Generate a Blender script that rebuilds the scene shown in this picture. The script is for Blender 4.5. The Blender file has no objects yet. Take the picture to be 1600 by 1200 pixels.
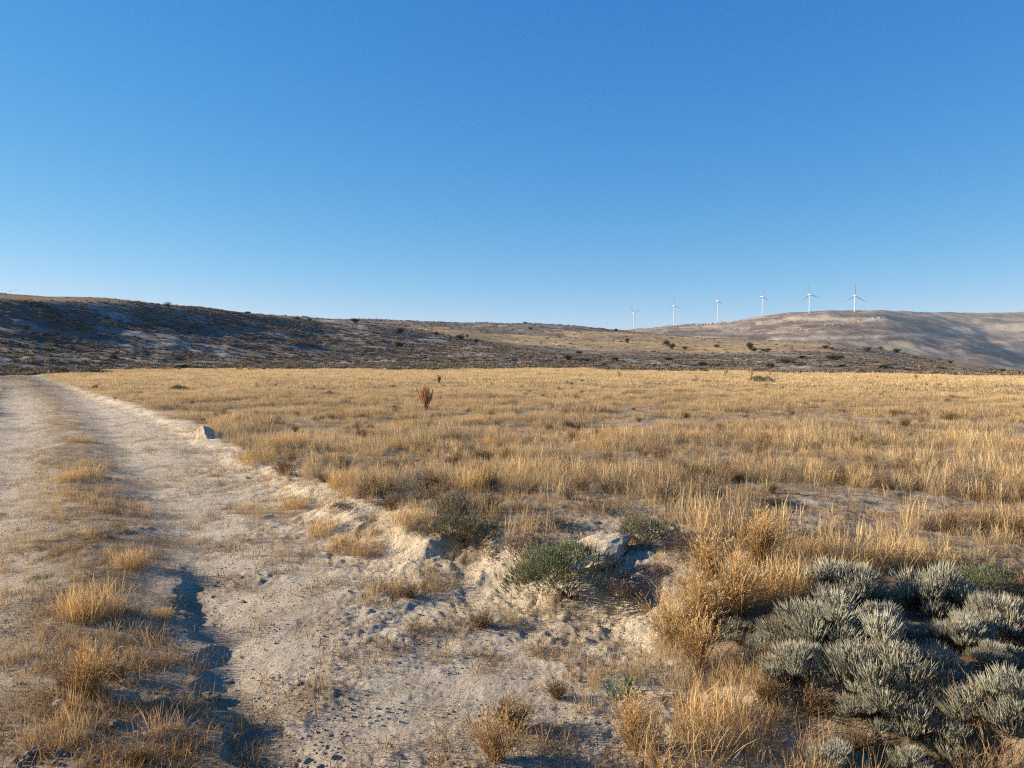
import bpy, math, random
import numpy as np
from mathutils import Vector
rng = np.random.default_rng(7)
random.seed(7)
sc = bpy.context.scene
COL = sc.collection
# ------------------------------------------------------------------ camera, sky, sun
F = 1202.0                      # focal length in pixels of the 1600 px photograph
HORIZON = 565.0
PITCH = -math.atan((600 - HORIZON) / F)
CAM_Z = 1.6
cam = bpy.data.cameras.new('camera'); cam_o = bpy.data.objects.new('camera', cam); COL.objects.link(cam_o)
cam.sensor_width = 36.0; cam.lens = 36.0 * F / 1600.0
cam.clip_start = 0.05; cam.clip_end = 30000
cam_o.location = (0, 0, CAM_Z); cam_o.rotation_euler = (math.pi / 2 + PITCH, 0, 0)
sc.camera = cam_o
SUN_EL = math.radians(17.0)
SUN_FWD = math.radians(10.0)    # sun stands to the left, this much in front of the picture plane
sd = Vector((-math.cos(SUN_EL) * math.cos(SUN_FWD), math.cos(SUN_EL) * math.sin(SUN_FWD), math.sin(SUN_EL)))
w = bpy.data.worlds.new('World'); sc.world = w; w.use_nodes = True
nt = w.node_tree; bg = nt.nodes['Background']
sky = nt.nodes.new('ShaderNodeTexSky'); sky.sky_type = 'NISHITA'; sky.sun_disc = False
sky.sun_elevation = SUN_EL
sky.sun_rotation = math.atan2(sd.x, sd.y)
sky.altitude = 1000; sky.air_density = 0.8; sky.dust_density = 0.05; sky.ozone_density = 3.0
# one tone curve per channel for the whole sky, the deep azure of clear dry upland air
_sp = nt.nodes.new('ShaderNodeSeparateColor'); _cb = nt.nodes.new('ShaderNodeCombineColor'); nt.links.new(sky.outputs[0], _sp.inputs[0])
for _i, (_a, _g) in enumerate(((.85, 1.78), (.62, .79), (.755, .39))):
    _p = nt.nodes.new('ShaderNodeMath'); _p.operation = 'MULTIPLY'; _p.inputs[1].default_value = 1.68 * .115
    _q = nt.nodes.new('ShaderNodeMath'); _q.operation = 'POWER'; _q.inputs[1].default_value = _g
    _r = nt.nodes.new('ShaderNodeMath'); _r.operation = 'MULTIPLY'; _r.inputs[1].default_value = _a / (1.68 * .115)
    nt.links.new(_sp.outputs[_i], _p.inputs[0]); nt.links.new(_p.outputs[0], _q.inputs[0]); nt.links.new(_q.outputs[0], _r.inputs[0]); nt.links.new(_r.outputs[0], _cb.inputs[_i])
nt.links.new(_cb.outputs[0], bg.inputs[0]); bg.inputs[1].default_value = 0.080
sl = bpy.data.lights.new('sun', 'SUN'); sl.energy = 4.8; sl.angle = math.radians(0.53); sl.color = (1.0, 0.83, 0.62)
so = bpy.data.objects.new('sun', sl); COL.objects.link(so); so.location = (-40, 20, 60)
so.rotation_euler = sd.to_track_quat('Z', 'Y').to_euler()
sc.view_settings.view_transform = 'Standard'; sc.view_settings.look = 'None'
sc.view_settings.gamma = 1; sc.view_settings.use_curve_mapping = False
sc.view_settings.exposure = 1.36
sc.cycles.max_bounces = 6; sc.cycles.diffuse_bounces = 3; sc.cycles.transparent_max_bounces = 8
sc.cycles.volume_bounces = 0; sc.cycles.filter_width = 1.2; sc.cycles.use_denoising = False; w.cycles.sampling_method = 'NONE'

# ------------------------------------------------------------------ noise
def _hash(ix, iy, seed):
    h = (ix.astype(np.int64) * 374761393 + iy.astype(np.int64) * 668265263 + seed * 1442695041) & 0xFFFFFFFF
    h = ((h ^ (h >> 13)) * 1274126177) & 0xFFFFFFFF
    return (h ^ (h >> 16)) & 0xFFFFFFFF
def noise(x, y, seed=0):
    """gradient noise, about -0.7..0.7"""
    x0 = np.floor(x); y0 = np.floor(y); fx = x - x0; fy = y - y0
    ux = fx * fx * fx * (fx * (fx * 6 - 15) + 10); uy = fy * fy * fy * (fy * (fy * 6 - 15) + 10)
    def g(dx, dy):
        a = _hash(x0 + dx, y0 + dy, seed) * (2 * math.pi / 4294967296.0)
        return np.cos(a) * (fx - dx) + np.sin(a) * (fy - dy)
    a = g(0, 0) * (1 - ux) + g(1, 0) * ux; b = g(0, 1) * (1 - ux) + g(1, 1) * ux
    return a * (1 - uy) + b * uy
def fbm(x, y, sc_, oct_=4, seed=0, gain=0.5):
    r = np.zeros_like(x); a = 1.0; f = 1.0 / sc_
    for i in range(oct_):
        r = r + a * noise(x * f + 17.3 * i, y * f - 9.1 * i, seed + i); a *= gain; f *= 2.03
    return r
def sstep(a, b, x):
    t = np.clip((x - a) / (b - a), 0, 1); return t * t * (3 - 2 * t)

# ------------------------------------------------------------------ picture <-> place
SP, CP = math.sin(PITCH), math.cos(PITCH)
def tan_el(py):
    v = (600 - py) / F
    return (SP + v * CP) / (CP - v * SP)
def ray(px, py):
    u = (px - 800) / F; v = (600 - py) / F
    fy = CP - v * SP; fz = SP + v * CP
    return u / fy, fz / fy           # x per metre of depth, z per metre of depth
def flat(px, py, z=0.0):
    a, b = ray(px, py); d = (z - CAM_Z) / b
    return (a * d, d)
def project(x, y, z):
    dz = z - CAM_Z
    yy = np.maximum(y, 0.01)
    c = yy * CP + dz * SP; v = -yy * SP + dz * CP
    c = np.maximum(c, 0.01)
    return 800 + F * x / c, 600 - F * v / c

# ------------------------------------------------------------------ curves of the track
BANK = [(-110, 170), (-75, 118), flat(62, 592)] + [flat(*p) for p in
        ((100, 606), (150, 626), (213, 650), (267, 684), (330, 724), (400, 775), (450, 828), (520, 880), (640, 925), (760, 968), (900, 1020), (1000, 1090), (1080, 1190))] + [(1.5, 2.2), (3.2, 0.6), (8, -4), (40, -30)]
VERGE = [(-117.5, 165), (-81.5, 113), (-51.5, 74), (-29.4, 44), (-17.0, 25.6), (-9.9, 14), (-7.2, 8), (-6.4, 4), (-7, 0), (-9, -10), (-20, -60)]
RUT_R = [(-112, 166), (-76, 115)] + [flat(*p) for p in ((85, 596), (125, 618), (165, 655), (205, 710), (250, 780), (295, 850), (325, 940), (345, 1050), (400, 1180))] + [(-0.7, 2.0), (-0.2, 0), (0.5, -10)]
RUT_L = [(-115, 165), (-80, 114), (-49, 75), flat(15, 618), flat(30, 650), flat(20, 720), flat(-20, 800), flat(-90, 900), (-3.6, 4.0), (-3.3, 2), (-3.0, 0), (-3, -10)]
STRIP = [(-113, 165), (-78, 114)] + [flat(*p) for p in ((50, 597), (75, 620), (95, 650), (115, 700), (125, 740), (140, 800), (150, 900), (140, 1000), (130, 1100), (150, 1200))] + [(-1.9, 2.0), (-1.6, 0), (-1.4, -10)]
GULLY = [flat(*p) for p in ((322, 858), (296, 890), (305, 960), (325, 1020), (345, 1080), (375, 1150), (410, 1210))] + [(-0.75, 2.4), (-0.5, 1.5)]
def pdist(x, y, pts):
    """signed distance to a polyline given far -> near; positive on its right-hand (field) side"""
    best = np.full(x.shape, 1e9); sgn = np.ones(x.shape)
    for (ax, ay), (bx, by) in zip(pts[:-1], pts[1:]):
        dx, dy = bx - ax, by - ay; L2 = dx * dx + dy * dy
        t = np.clip(((x - ax) * dx + (y - ay) * dy) / L2, 0, 1)
        ex = x - ax - t * dx; ey = y - ay - t * dy; d = np.hypot(ex, ey)
        c = dx * ey - dy * ex
        m = d < best - 1e-9
        best = np.where(m, d, best); sgn = np.where(m, np.where(c > 0, 1.0, -1.0), sgn)
    return best * sgn

# ------------------------------------------------------------------ far relief: height table by bearing and depth
PXC = [-600, -300, 0, 200, 400, 500, 600, 700, 800, 900, 1000, 1075, 1150, 1230, 1300, 1380, 1430, 1480, 1540, 1600, 1750, 2200]
TAB = {
 118:  [579, 579, 578, 578, 578, 578, 578, 578, 578, 578, 580, 581, 582, 583, 584, 585, 586, 587, 588, 589, 591, 594],
 150:  [560, 565, 568, 569, 570, 571, 571, 572, 573, 574, 575, 576, 577, 578, 579, 581, 583, 584, 585, 587, 590, 594],
 185:  [530, 540, 547, 551, 555, 558, 561, 563, 565, 568, 570, 571, 572, 572, 573, 576, 579, 580, 583, 586, 590, 594],
 225:  [480, 497, 507, 514, 523, 529, 536, 544, 553, 562, 567, 567, 567, 566, 567, 569, 574, 577, 581, 585, 590, 594],
 262:  [428, 448, 464, 476, 492, 500, 508, 523, 541, 557, 563, 563, 561, 561, 562, 565, 571, 575, 580, 585, 590, 594],
 300:  [415, 438, 457, 470, 488, 497, 507, 525, 545, 555, 557, 557, 556, 556, 558, 563, 569, 574, 580, 585, 590, 594],
 360:  [440, 455, 468, 480, 498, 508, 514, 523, 535, 543, 548, 550, 550, 551, 554, 559, 566, 573, 580, 586, 590, 594],
 450:  [450, 465, 478, 490, 500, 505, 509, 514, 521, 528, 535, 539, 541, 543, 545, 551, 560, 570, 579, 586, 590, 594],
 600:  [450, 470, 485, 495, 499, 499, 499, 501, 504, 508, 517, 526, 529, 533, 537, 545, 556, 568, 579, 588, 592, 595],
 800:  [480, 490, 505, 512, 514, 514, 514, 516, 519, 523, 532, 541, 548, 555, 560, 568, 575, 585, 590, 594, 596, 596],
 1200: [500, 510, 520, 525, 528, 528, 528, 530, 533, 536, 542, 552, 558, 562, 566, 572, 578, 584, 588, 592, 594, 594],
 1700: [510, 518, 526, 530, 532, 532, 532, 533, 534, 536, 540, 545, 548, 550, 550, 552, 556, 560, 568, 580, 588, 588],
 2300: [518, 524, 530, 534, 536, 536, 536, 536, 536, 534, 528, 524, 520, 512, 506, 510, 519, 531, 545, 568, 574, 572],
 2550: [518, 524, 530, 534, 536, 536, 536, 536, 536, 533, 526, 521, 516, 508, 500, 497, 507, 519, 533, 563, 578, 570],
 2800: [520, 524, 530, 534, 536, 536, 536, 536, 536, 533, 524, 518, 512, 502, 498, 504, 526, 546, 562, 576, 580, 566],
 3200: [522, 526, 530, 534, 536, 536, 536, 536, 534, 530, 520, 511, 506, 494, 489, 491, 506, 519, 528, 533, 536, 540],
 3600: [524, 528, 532, 534, 536, 536, 536, 536, 532, 526, 516, 506, 501, 490, 487, 487, 491, 501, 509, 508, 508, 515],
 4200: [526, 530, 534, 536, 538, 538, 538, 538, 534, 528, 519, 511, 506, 497, 492, 489, 488, 488, 490, 490, 488, 495],
 5200: [530, 534, 538, 540, 542, 542, 542, 542, 538, 532, 524, 518, 514, 508, 503, 498, 496, 494, 491, 488, 484, 488],
 7500: [540, 544, 548, 550, 552, 552, 552, 552, 548, 542, 536, 530, 526, 520, 516, 512, 510, 508, 506, 500, 496, 500],
}
_dk = np.array(sorted(TAB)); _lk = np.log(_dk)
_g0, _g1, _gs = math.log(100.0), math.log(7500.0), 0.012
_gl = np.arange(_g0, _g1 + _gs, _gs); _gp = np.arange(-600, 2201, 10.0)
_T = np.array([[ (CAM_Z + dd * tan_el(v)) / dd for v in TAB[dd]] for dd in _dk])      # slope form, smooth to interpolate
_T2 = np.array([np.interp(_gp, PXC, row) for row in _T])
_T3 = np.array([np.interp(_gl, _lk, _T2[:, j]) for j in range(len(_gp))]).T
def _blur(a, s, ax):
    k = np.arange(-3 * s, 3 * s + 1); kk = np.exp(-0.5 * (k / s) ** 2); kk /= kk.sum()
    p = [(0, 0), (0, 0)]; p[ax] = (3 * s, 3 * s); b = np.pad(a, p, mode='edge')
    return np.apply_along_axis(lambda v: np.convolve(v, kk, 'valid'), ax, b)
_T3 = _blur(_blur(_T3, 1, 1), 2, 0)
def far_relief(x, y):
    r = np.hypot(x, y) + 1e-6; th = np.arctan2(x, y)
    tc = np.clip(th, -math.radians(49), math.radians(49))
    wx = fbm(x, y, 60, 3, 91) ; 
    d = r * np.cos(np.clip(np.abs(th), 0, math.radians(49))) * (1 + 0.06 * fbm(x, y, 90, 3, 71) * sstep(120, 240, r) * sstep(2200, 900, r))
    px = 800 + F * np.tan(tc)
    lk = np.interp(px, [-600, 0, 250, 500, 650, 800, 950], np.log([1.7, 1.42, 1.10, .86, .84, .90, 1.0]))
    d0 = d; d = d * np.exp(lk * sstep(math.log(1100), math.log(380), np.log(np.maximum(d, 1))))
    i = np.clip((px - _gp[0]) / 10.0, 0, len(_gp) - 1.001); j = np.clip((np.log(np.maximum(d, 1)) - _g0) / _gs, 0, len(_gl) - 1.001)
    i0 = i.astype(int); j0 = j.astype(int); fi = i - i0; fj = j - j0
    v = (_T3[j0, i0] * (1 - fi) + _T3[j0, i0 + 1] * fi) * (1 - fj) + (_T3[j0 + 1, i0] * (1 - fi) + _T3[j0 + 1, i0 + 1] * fi) * fj
    z = v * d0
    z = z * sstep(math.radians(170), math.radians(95), np.abs(th))
    z = np.where(d < 118, (d / 118.0) ** 2 * z, z)
    return z, d

def deff(x, y): return far_relief(np.asarray(x, float), np.asarray(y, float))[1]
def H(x, y, fine=True):
    """height of the ground, metres"""
    x = np.asarray(x, float); y = np.asarray(y, float)
    r = np.hypot(x, y)
    z, d = far_relief(x, y)
    # rolling relief of the slopes
    w1 = sstep(118, 170, d) * (1 - sstep(900, 1500, r))
    z = z + w1 * (fbm(x, y, 45, 4, 5) * 1.6 * (1 - .6 * sstep(200, 260, d)) + np.abs(fbm(x, y, 11, 3, 15)) * 0.8 * sstep(130, 170, d) * (1 - .7 * sstep(235, 270, d)))
    w2 = sstep(1300, 2200, r)
    z = z + w2 * ((0.25 - np.abs(fbm(x, y, 620, 3, 25))) * 22 + fbm(x, y, 140, 4, 35) * 9)
    near = r < 160
    if np.any(near):
        xx = x[near]; yy = y[near]; rr = r[near]
        b = pdist(xx, yy, BANK); v = pdist(xx, yy, VERGE)
        wob = fbm(xx, yy, 0.9, 3, 41) * 0.45 * sstep(30, 6, rr)
        hgt = 0.08 + 0.22 * sstep(12, 6, rr)
        wide = 0.6 + 0.6 * sstep(14, 6, rr)
        s = b + wob
        up = sstep(-0.05, 1.0, s / wide)
        zz = hgt * (0.72 * up + 0.28 * sstep(0.40, 0.72, s / wide))
        zz = zz + 0.12 * sstep(0, -1.2, v)                       # left verge
        fieldw = np.maximum(sstep(0.6, 2.5, b), sstep(0.3, -1.5, v))
        zz = zz + fieldw * (fbm(xx, yy, 9, 3, 51) * 0.10 + fbm(xx, yy, 1.4, 3, 55) * 0.06)
        road = (1 - sstep(-0.2, 0.5, b)) * sstep(-0.4, 0.3, v)
        rr_ = pdist(xx, yy, RUT_R); rl = pdist(xx, yy, RUT_L); st = pdist(xx, yy, STRIP); gu = pdist(xx, yy, GULLY) + fbm(xx, yy, 0.5, 3, 61) * 0.16
        zz = zz - 0.045 * np.exp(-(rr_ / 0.45) ** 2) - 0.05 * np.exp(-(rl / 0.5) ** 2) + 0.045 * np.exp(-(st / 0.5) ** 2)
        gend = sstep(7.2, 5.8, rr)
        # washed gully: sharp left lip, long ramp up on the right
        zz = zz - gend * (0.042 - 0.010 * sstep(3.4, 5.5, rr)) * sstep(-0.07, 0.03, gu) * (1 - sstep(0.04, 0.34, gu)) + gend * 0.010 * np.exp(-((gu + 0.1) / 0.13) ** 2)
        zz = zz + road * fbm(xx, yy, 1.3, 3, 65) * 0.032
        if fine:
            nr = sstep(26, 9, rr)
            rough = 0.35 + 0.65 * np.maximum(sstep(-0.6, 0.2, b), sstep(-0.05, 0.35, fbm(xx, yy, 1.1, 2, 67)))
            lump = fbm(xx, yy, 0.20, 3, 75) * 0.022
            rill = (1 - np.abs(fbm(xx + 0.3 * noise(xx * 3, yy * 3, 3), yy * 0.6, 0.22, 2, 81)) * 2.2) * 0.02 * sstep(0.0, 0.35, s) * (1 - sstep(0.7, 1.3, s))
            clod = fbm(xx, yy, 0.05, 3, 85) * 0.011 + np.maximum(0, noise(xx / 0.030, yy / 0.030, 88) - .15) * 0.022
            zz = zz + nr * (lump * rough + clod * rough - rill)
        z[near] = z[near] + zz
    return z
def Hs(x, y): return float(H(np.array([x]), np.array([y]))[0])
def at(px, py):
    """the point of the ground seen at a pixel of the photograph"""
    a, b = ray(px, py)
    d = np.exp(np.linspace(math.log(2.0), math.log(7000), 2500))
    g = H(a * d, d, fine=False) - (CAM_Z + b * d)
    k = int(np.argmax(g > 0)) if np.any(g > 0) else len(d) - 1
    k = max(k, 1)
    t = g[k - 1] / (g[k - 1] - g[k]) if g[k] != g[k - 1] else 0
    dd = d[k - 1] + (d[k] - d[k - 1]) * float(np.clip(t, 0, 1))
    x, y = a * dd, dd
    return x, y, Hs(x, y)

# ------------------------------------------------------------------ object helpers
def tag(o, label=None, cat=None, group=None, kind=None):
    if label: o['label'] = label
    if cat: o['category'] = cat
    if group: o['group'] = group
    if kind: o['kind'] = kind
    return o
def empty(name, loc, rz=0.0, scale=1.0):
    o = bpy.data.objects.new(name, None); COL.objects.link(o); o.location = loc; o.rotation_euler = (0, 0, rz)
    o.scale = (scale,) * 3 if not isinstance(scale, tuple) else scale
    o.empty_display_size = 0.2; return o
def link(name, me, parent=None, loc=(0, 0, 0), rot=(0, 0, 0), scale=(1, 1, 1)):
    o = bpy.data.objects.new(name, me); COL.objects.link(o); o.location = loc; o.rotation_euler = rot; o.scale = scale
    if parent: o.parent = parent
    return o
def mesh_np(name, V, Fq=None, Ft=None, mat=None, smooth=False):
    me = bpy.data.meshes.new(name); V = np.asarray(V, np.float32)
    nq = 0 if Fq is None else len(Fq); n3 = 0 if Ft is None else len(Ft)
    me.vertices.add(len(V)); me.vertices.foreach_set('co', V.ravel())
    loops = np.concatenate([np.asarray(a, np.int32).ravel() for a in (Fq, Ft) if a is not None and len(a)])
    me.loops.add(len(loops)); me.loops.foreach_set('vertex_index', loops)
    me.polygons.add(nq + n3)
    ls = np.concatenate([np.arange(nq) * 4, nq * 4 + np.arange(n3) * 3]).astype(np.int32)
    me.polygons.foreach_set('loop_start', ls)
    if smooth: me.polygons.foreach_set('use_smooth', np.ones(nq + n3, bool))
    me.update(calc_edges=True)
    if mat: me.materials.append(mat)
    return me
class MB:
    """collects blades, twigs and lumps into one mesh"""
    def __init__(s): s.v = []; s.q = []; s.t = []
    def blade(s, p, d, L, wd, droop=0.2, seg=3, side=None, head=0.0):
        p = np.array(p, float); d = np.array(d, float); d /= np.linalg.norm(d)
        a = random.uniform(0, 2 * math.pi) if side is None else side
        sv = np.array((math.cos(a), math.sin(a), 0.0)); hz = np.array((d[0], d[1], 0.0)); n = len(s.v)
        hn = np.linalg.norm(hz); hz = hz / hn if hn > 1e-4 else np.array((math.cos(a + 1.5), math.sin(a + 1.5), 0))
        for k in range(seg + 1):
            t = k / seg
            c = p + d * L * t + (hz * 0.5 - np.array((0, 0, 1.0)) * 0.6) * (droop * L * t * t)
            wk = wd * (1 - 0.55 * t) * (1 if k < seg else 0.25)
            if head and k == seg - 1: wk = wd * head
            s.v.append(c - sv * wk / 2); s.v.append(c + sv * wk / 2)
        for k in range(seg): s.q.append((n + 2 * k, n + 2 * k + 1, n + 2 * k + 3, n + 2 * k + 2))
    def twig(s, p, d, L, r, sides=3, prof=((0, .55), (.35, 1.0), (.75, .85), (1, .15)), bend=0.0):
        p = np.array(p, float); d = np.array(d, float); d /= np.linalg.norm(d)
        u = np.cross(d, (0.3, 0.5, 0.81)); u /= np.linalg.norm(u) + 1e-9; v = np.cross(d, u); n = len(s.v)
        up = np.array((0, 0, 1.0))
        for t, q in prof:
            c = p + d * L * t + up * bend * L * t * t; rr = r * q * random.uniform(.8, 1.25)
            for i in range(sides):
                a = 2 * math.pi * i / sides + t * 1.5
                s.v.append(c + (u * math.cos(a) + v * math.sin(a)) * rr)
        for k in range(len(prof) - 1):
            for i in range(sides):
                j = (i + 1) % sides
                s.q.append((n + k * sides + i, n + k * sides + j, n + (k + 1) * sides + j, n + (k + 1) * sides + i))
    def leaf(s, p, size, nrm=None):
        p = np.array(p, float); a = np.random.default_rng(random.randrange(1 << 30)).normal(size=3); a /= np.linalg.norm(a)
        b = np.cross(a, (0.1, 0.4, 0.9)); b /= np.linalg.norm(b); n = len(s.v)
        s.v += [p - a * size * .5, p + b * size * .3, p + a * size * .6]
        s.t.append((n, n + 1, n + 2))
    def build(s, name, mat, smooth=False):
        return mesh_np(name, np.array(s.v), np.array(s.q) if s.q else None, np.array(s.t) if s.t else None, mat, smooth)

# ------------------------------------------------------------------ materials
def nodes(name):
    m = bpy.data.materials.new(name); m.use_nodes = True; t = m.node_tree
    b = t.nodes['Principled BSDF']; b.inputs['Roughness'].default_value = 0.9; b.inputs['Specular IOR Level'].default_value = 0.15
    return m, t, b
def N(t, ty, **kw):
    n = t.nodes.new(ty)
    for k, v in kw.items():
        if k.startswith('i_'):
            k = k[2:].replace('_', ' '); n.inputs[int(k) if k.isdigit() else k].default_value = v
        else: setattr(n, k, v)
    return n
def mixc(t, fac, a, b, mode='MIX'):
    n = t.nodes.new('ShaderNodeMix'); n.data_type = 'RGBA'; n.blend_type = mode
    for s, v in ((0, fac), (6, a), (7, b)):
        if isinstance(v, (float, int)): n.inputs[s].default_value = v
        elif isinstance(v, tuple): n.inputs[s].default_value = (*v, 1)[:4]
        else: t.links.new(v, n.inputs[s])
    return n.outputs[2]
def ramp(t, src, stops):
    n = t.nodes.new('ShaderNodeValToRGB'); e = n.color_ramp.elements
    while len(e) < len(stops): e.new(0.5)
    for k, (p, c) in enumerate(stops):
        e[k].position = p; e[k].color = (*c, 1) if isinstance(c, tuple) else (c, c, c, 1)
    t.links.new(src, n.inputs[0]); return n.outputs[0]

def plant_mat(name, base, tip=None, trans=0.25, island=0.35, hgt=0.4, use_tint=False, rough=0.75):
    """dry or leafy plant matter; base/tip are the plant's own pigment along its height"""
    m, t, b = nodes(name)
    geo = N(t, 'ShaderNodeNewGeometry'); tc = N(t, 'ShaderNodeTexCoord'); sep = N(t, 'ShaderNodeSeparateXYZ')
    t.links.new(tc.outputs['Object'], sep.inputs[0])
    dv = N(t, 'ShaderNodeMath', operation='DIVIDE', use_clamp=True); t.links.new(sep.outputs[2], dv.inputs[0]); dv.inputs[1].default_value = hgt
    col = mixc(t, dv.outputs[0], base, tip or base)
    if use_tint:
        at_ = N(t, 'ShaderNodeAttribute', attribute_type='INSTANCER', attribute_name='tint')
        col = mixc(t, 1.0, col, at_.outputs['Color'], 'MULTIPLY')
    rr = ramp(t, geo.outputs['Random Per Island'], [(0, 1 - island), (1, 1 + island * .6)])
    # ramps clamp at 1, so scale instead
    mm = N(t, 'ShaderNodeMapRange', i_3=1 - island, i_4=1 + island); t.links.new(geo.outputs['Random Per Island'], mm.inputs[0])
    hs = N(t, 'ShaderNodeHueSaturation'); t.links.new(col, hs.inputs['Color']); t.links.new(mm.outputs[0], hs.inputs['Value'])
    m2 = N(t, 'ShaderNodeMapRange', i_3=0.488, i_4=0.512); t.links.new(geo.outputs['Random Per Island'], m2.inputs[0]); t.links.new(m2.outputs[0], hs.inputs['Hue'])
    t.links.new(hs.outputs[0], b.inputs['Base Color']); b.inputs['Roughness'].default_value = rough
    tr = N(t, 'ShaderNodeBsdfTranslucent'); t.links.new(hs.outputs[0], tr.inputs[0])
    mx = N(t, 'ShaderNodeMixShader'); mx.inputs[0].default_value = trans
    t.links.new(b.outputs[0], mx.inputs[1]); t.links.new(tr.outputs[0], mx.inputs[2])
    t.links.new(mx.outputs[0], t.nodes['Material Output'].inputs[0]); return m
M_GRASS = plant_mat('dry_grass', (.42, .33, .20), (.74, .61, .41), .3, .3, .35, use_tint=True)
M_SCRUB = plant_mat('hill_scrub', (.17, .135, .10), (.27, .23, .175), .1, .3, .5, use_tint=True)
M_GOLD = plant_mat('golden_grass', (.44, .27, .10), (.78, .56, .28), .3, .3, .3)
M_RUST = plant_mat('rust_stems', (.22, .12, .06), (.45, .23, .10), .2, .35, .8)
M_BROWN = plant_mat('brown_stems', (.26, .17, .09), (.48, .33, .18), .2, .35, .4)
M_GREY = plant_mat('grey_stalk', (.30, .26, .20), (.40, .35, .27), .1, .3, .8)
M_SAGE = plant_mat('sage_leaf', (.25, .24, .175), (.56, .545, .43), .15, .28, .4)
M_THYME = plant_mat('green_leaf', (.10, .11, .055), (.24, .27, .14), .15, .4, .3)
M_HEATH = plant_mat('purple_brown_leaf', (.17, .12, .09), (.34, .26, .20), .1, .35, .3)
M_OLIVE = plant_mat('dark_olive_leaf', (.10, .09, .05), (.20, .19, .11), .1, .4, .3)
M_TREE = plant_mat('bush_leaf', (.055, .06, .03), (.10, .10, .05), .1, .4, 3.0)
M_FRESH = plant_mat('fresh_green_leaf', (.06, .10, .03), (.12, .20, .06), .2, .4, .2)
M_WOOD = plant_mat('twig_wood', (.09, .06, .04), (.16, .11, .07), 0.0, .3, .3)

def rock_mat(name, c1, c2, c3):
    m, t, b = nodes(name); tc = N(t, 'ShaderNodeTexCoord')
    n1 = N(t, 'ShaderNodeTexNoise', i_Scale=4.0, i_Detail=8.0, i_Roughness=.65); t.links.new(tc.outputs['Object'], n1.inputs[0])
    n2 = N(t, 'ShaderNodeTexVoronoi', feature='DISTANCE_TO_EDGE', i_Scale=6.0); 
    wp = N(t, 'ShaderNodeVectorMath', operation='MULTIPLY_ADD'); t.links.new(n1.outputs['Color'], wp.inputs[0]); wp.inputs[1].default_value = (.35, .35, .35); t.links.new(tc.outputs['Object'], wp.inputs[2])
    t.links.new(wp.outputs[0], n2.inputs[0])
    col = ramp(t, n1.outputs[0], [(.32, c3), (.45, c1), (.7, c2)])
    cr = ramp(t, n2.outputs[0], [(0, .6), (.05, 1.0)])
    col = mixc(t, 1.0, col, cr, 'MULTIPLY'); t.links.new(col, b.inputs['Base Color'])
    n3 = N(t, 'ShaderNodeTexNoise', i_Scale=22.0, i_Detail=10.0, i_Roughness=.7); t.links.new(tc.outputs['Object'], n3.inputs[0])
    bp = N(t, 'ShaderNodeBump', i_Strength=.7, i_Distance=.04); t.links.new(n3.outputs[0], bp.inputs['Height']); 
    bp2 = N(t, 'ShaderNodeBump', i_Strength=.5, i_Distance=.03); t.links.new(cr, bp2.inputs['Height']); t.links.new(bp.outputs[0], bp2.inputs['Normal'])
    t.links.new(bp2.outputs[0], b.inputs['Normal']); return m
M_ROCK = rock_mat('limestone', (.50, .425, .31), (.62, .53, .39), (.34, .275, .19))
M_STONE = rock_mat('brown_stone', (.36, .28, .21), (.44, .36, .28), (.24, .18, .13))
M_CLOD = rock_mat('grey_clod', (.34, .31, .27), (.42, .38, .33), (.24, .22, .19))
M_GRAVEL = rock_mat('gravel', (.52, .45, .35), (.64, .56, .44), (.38, .32, .25))
m, t, b = nodes('turbine_white'); b.inputs['Base Color'].default_value = (.78, .78, .77, 1); b.inputs['Roughness'].default_value = .4
n1 = N(t, 'ShaderNodeTexNoise', i_Scale=.15); tc = N(t, 'ShaderNodeTexCoord'); t.links.new(tc.outputs['Object'], n1.inputs[0])
t.links.new(ramp(t, n1.outputs[0], [(.3, (.60, .61, .61)), (.7, (.66, .66, .65))]), b.inputs['Base Color']); M_WHITE = m

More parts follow.
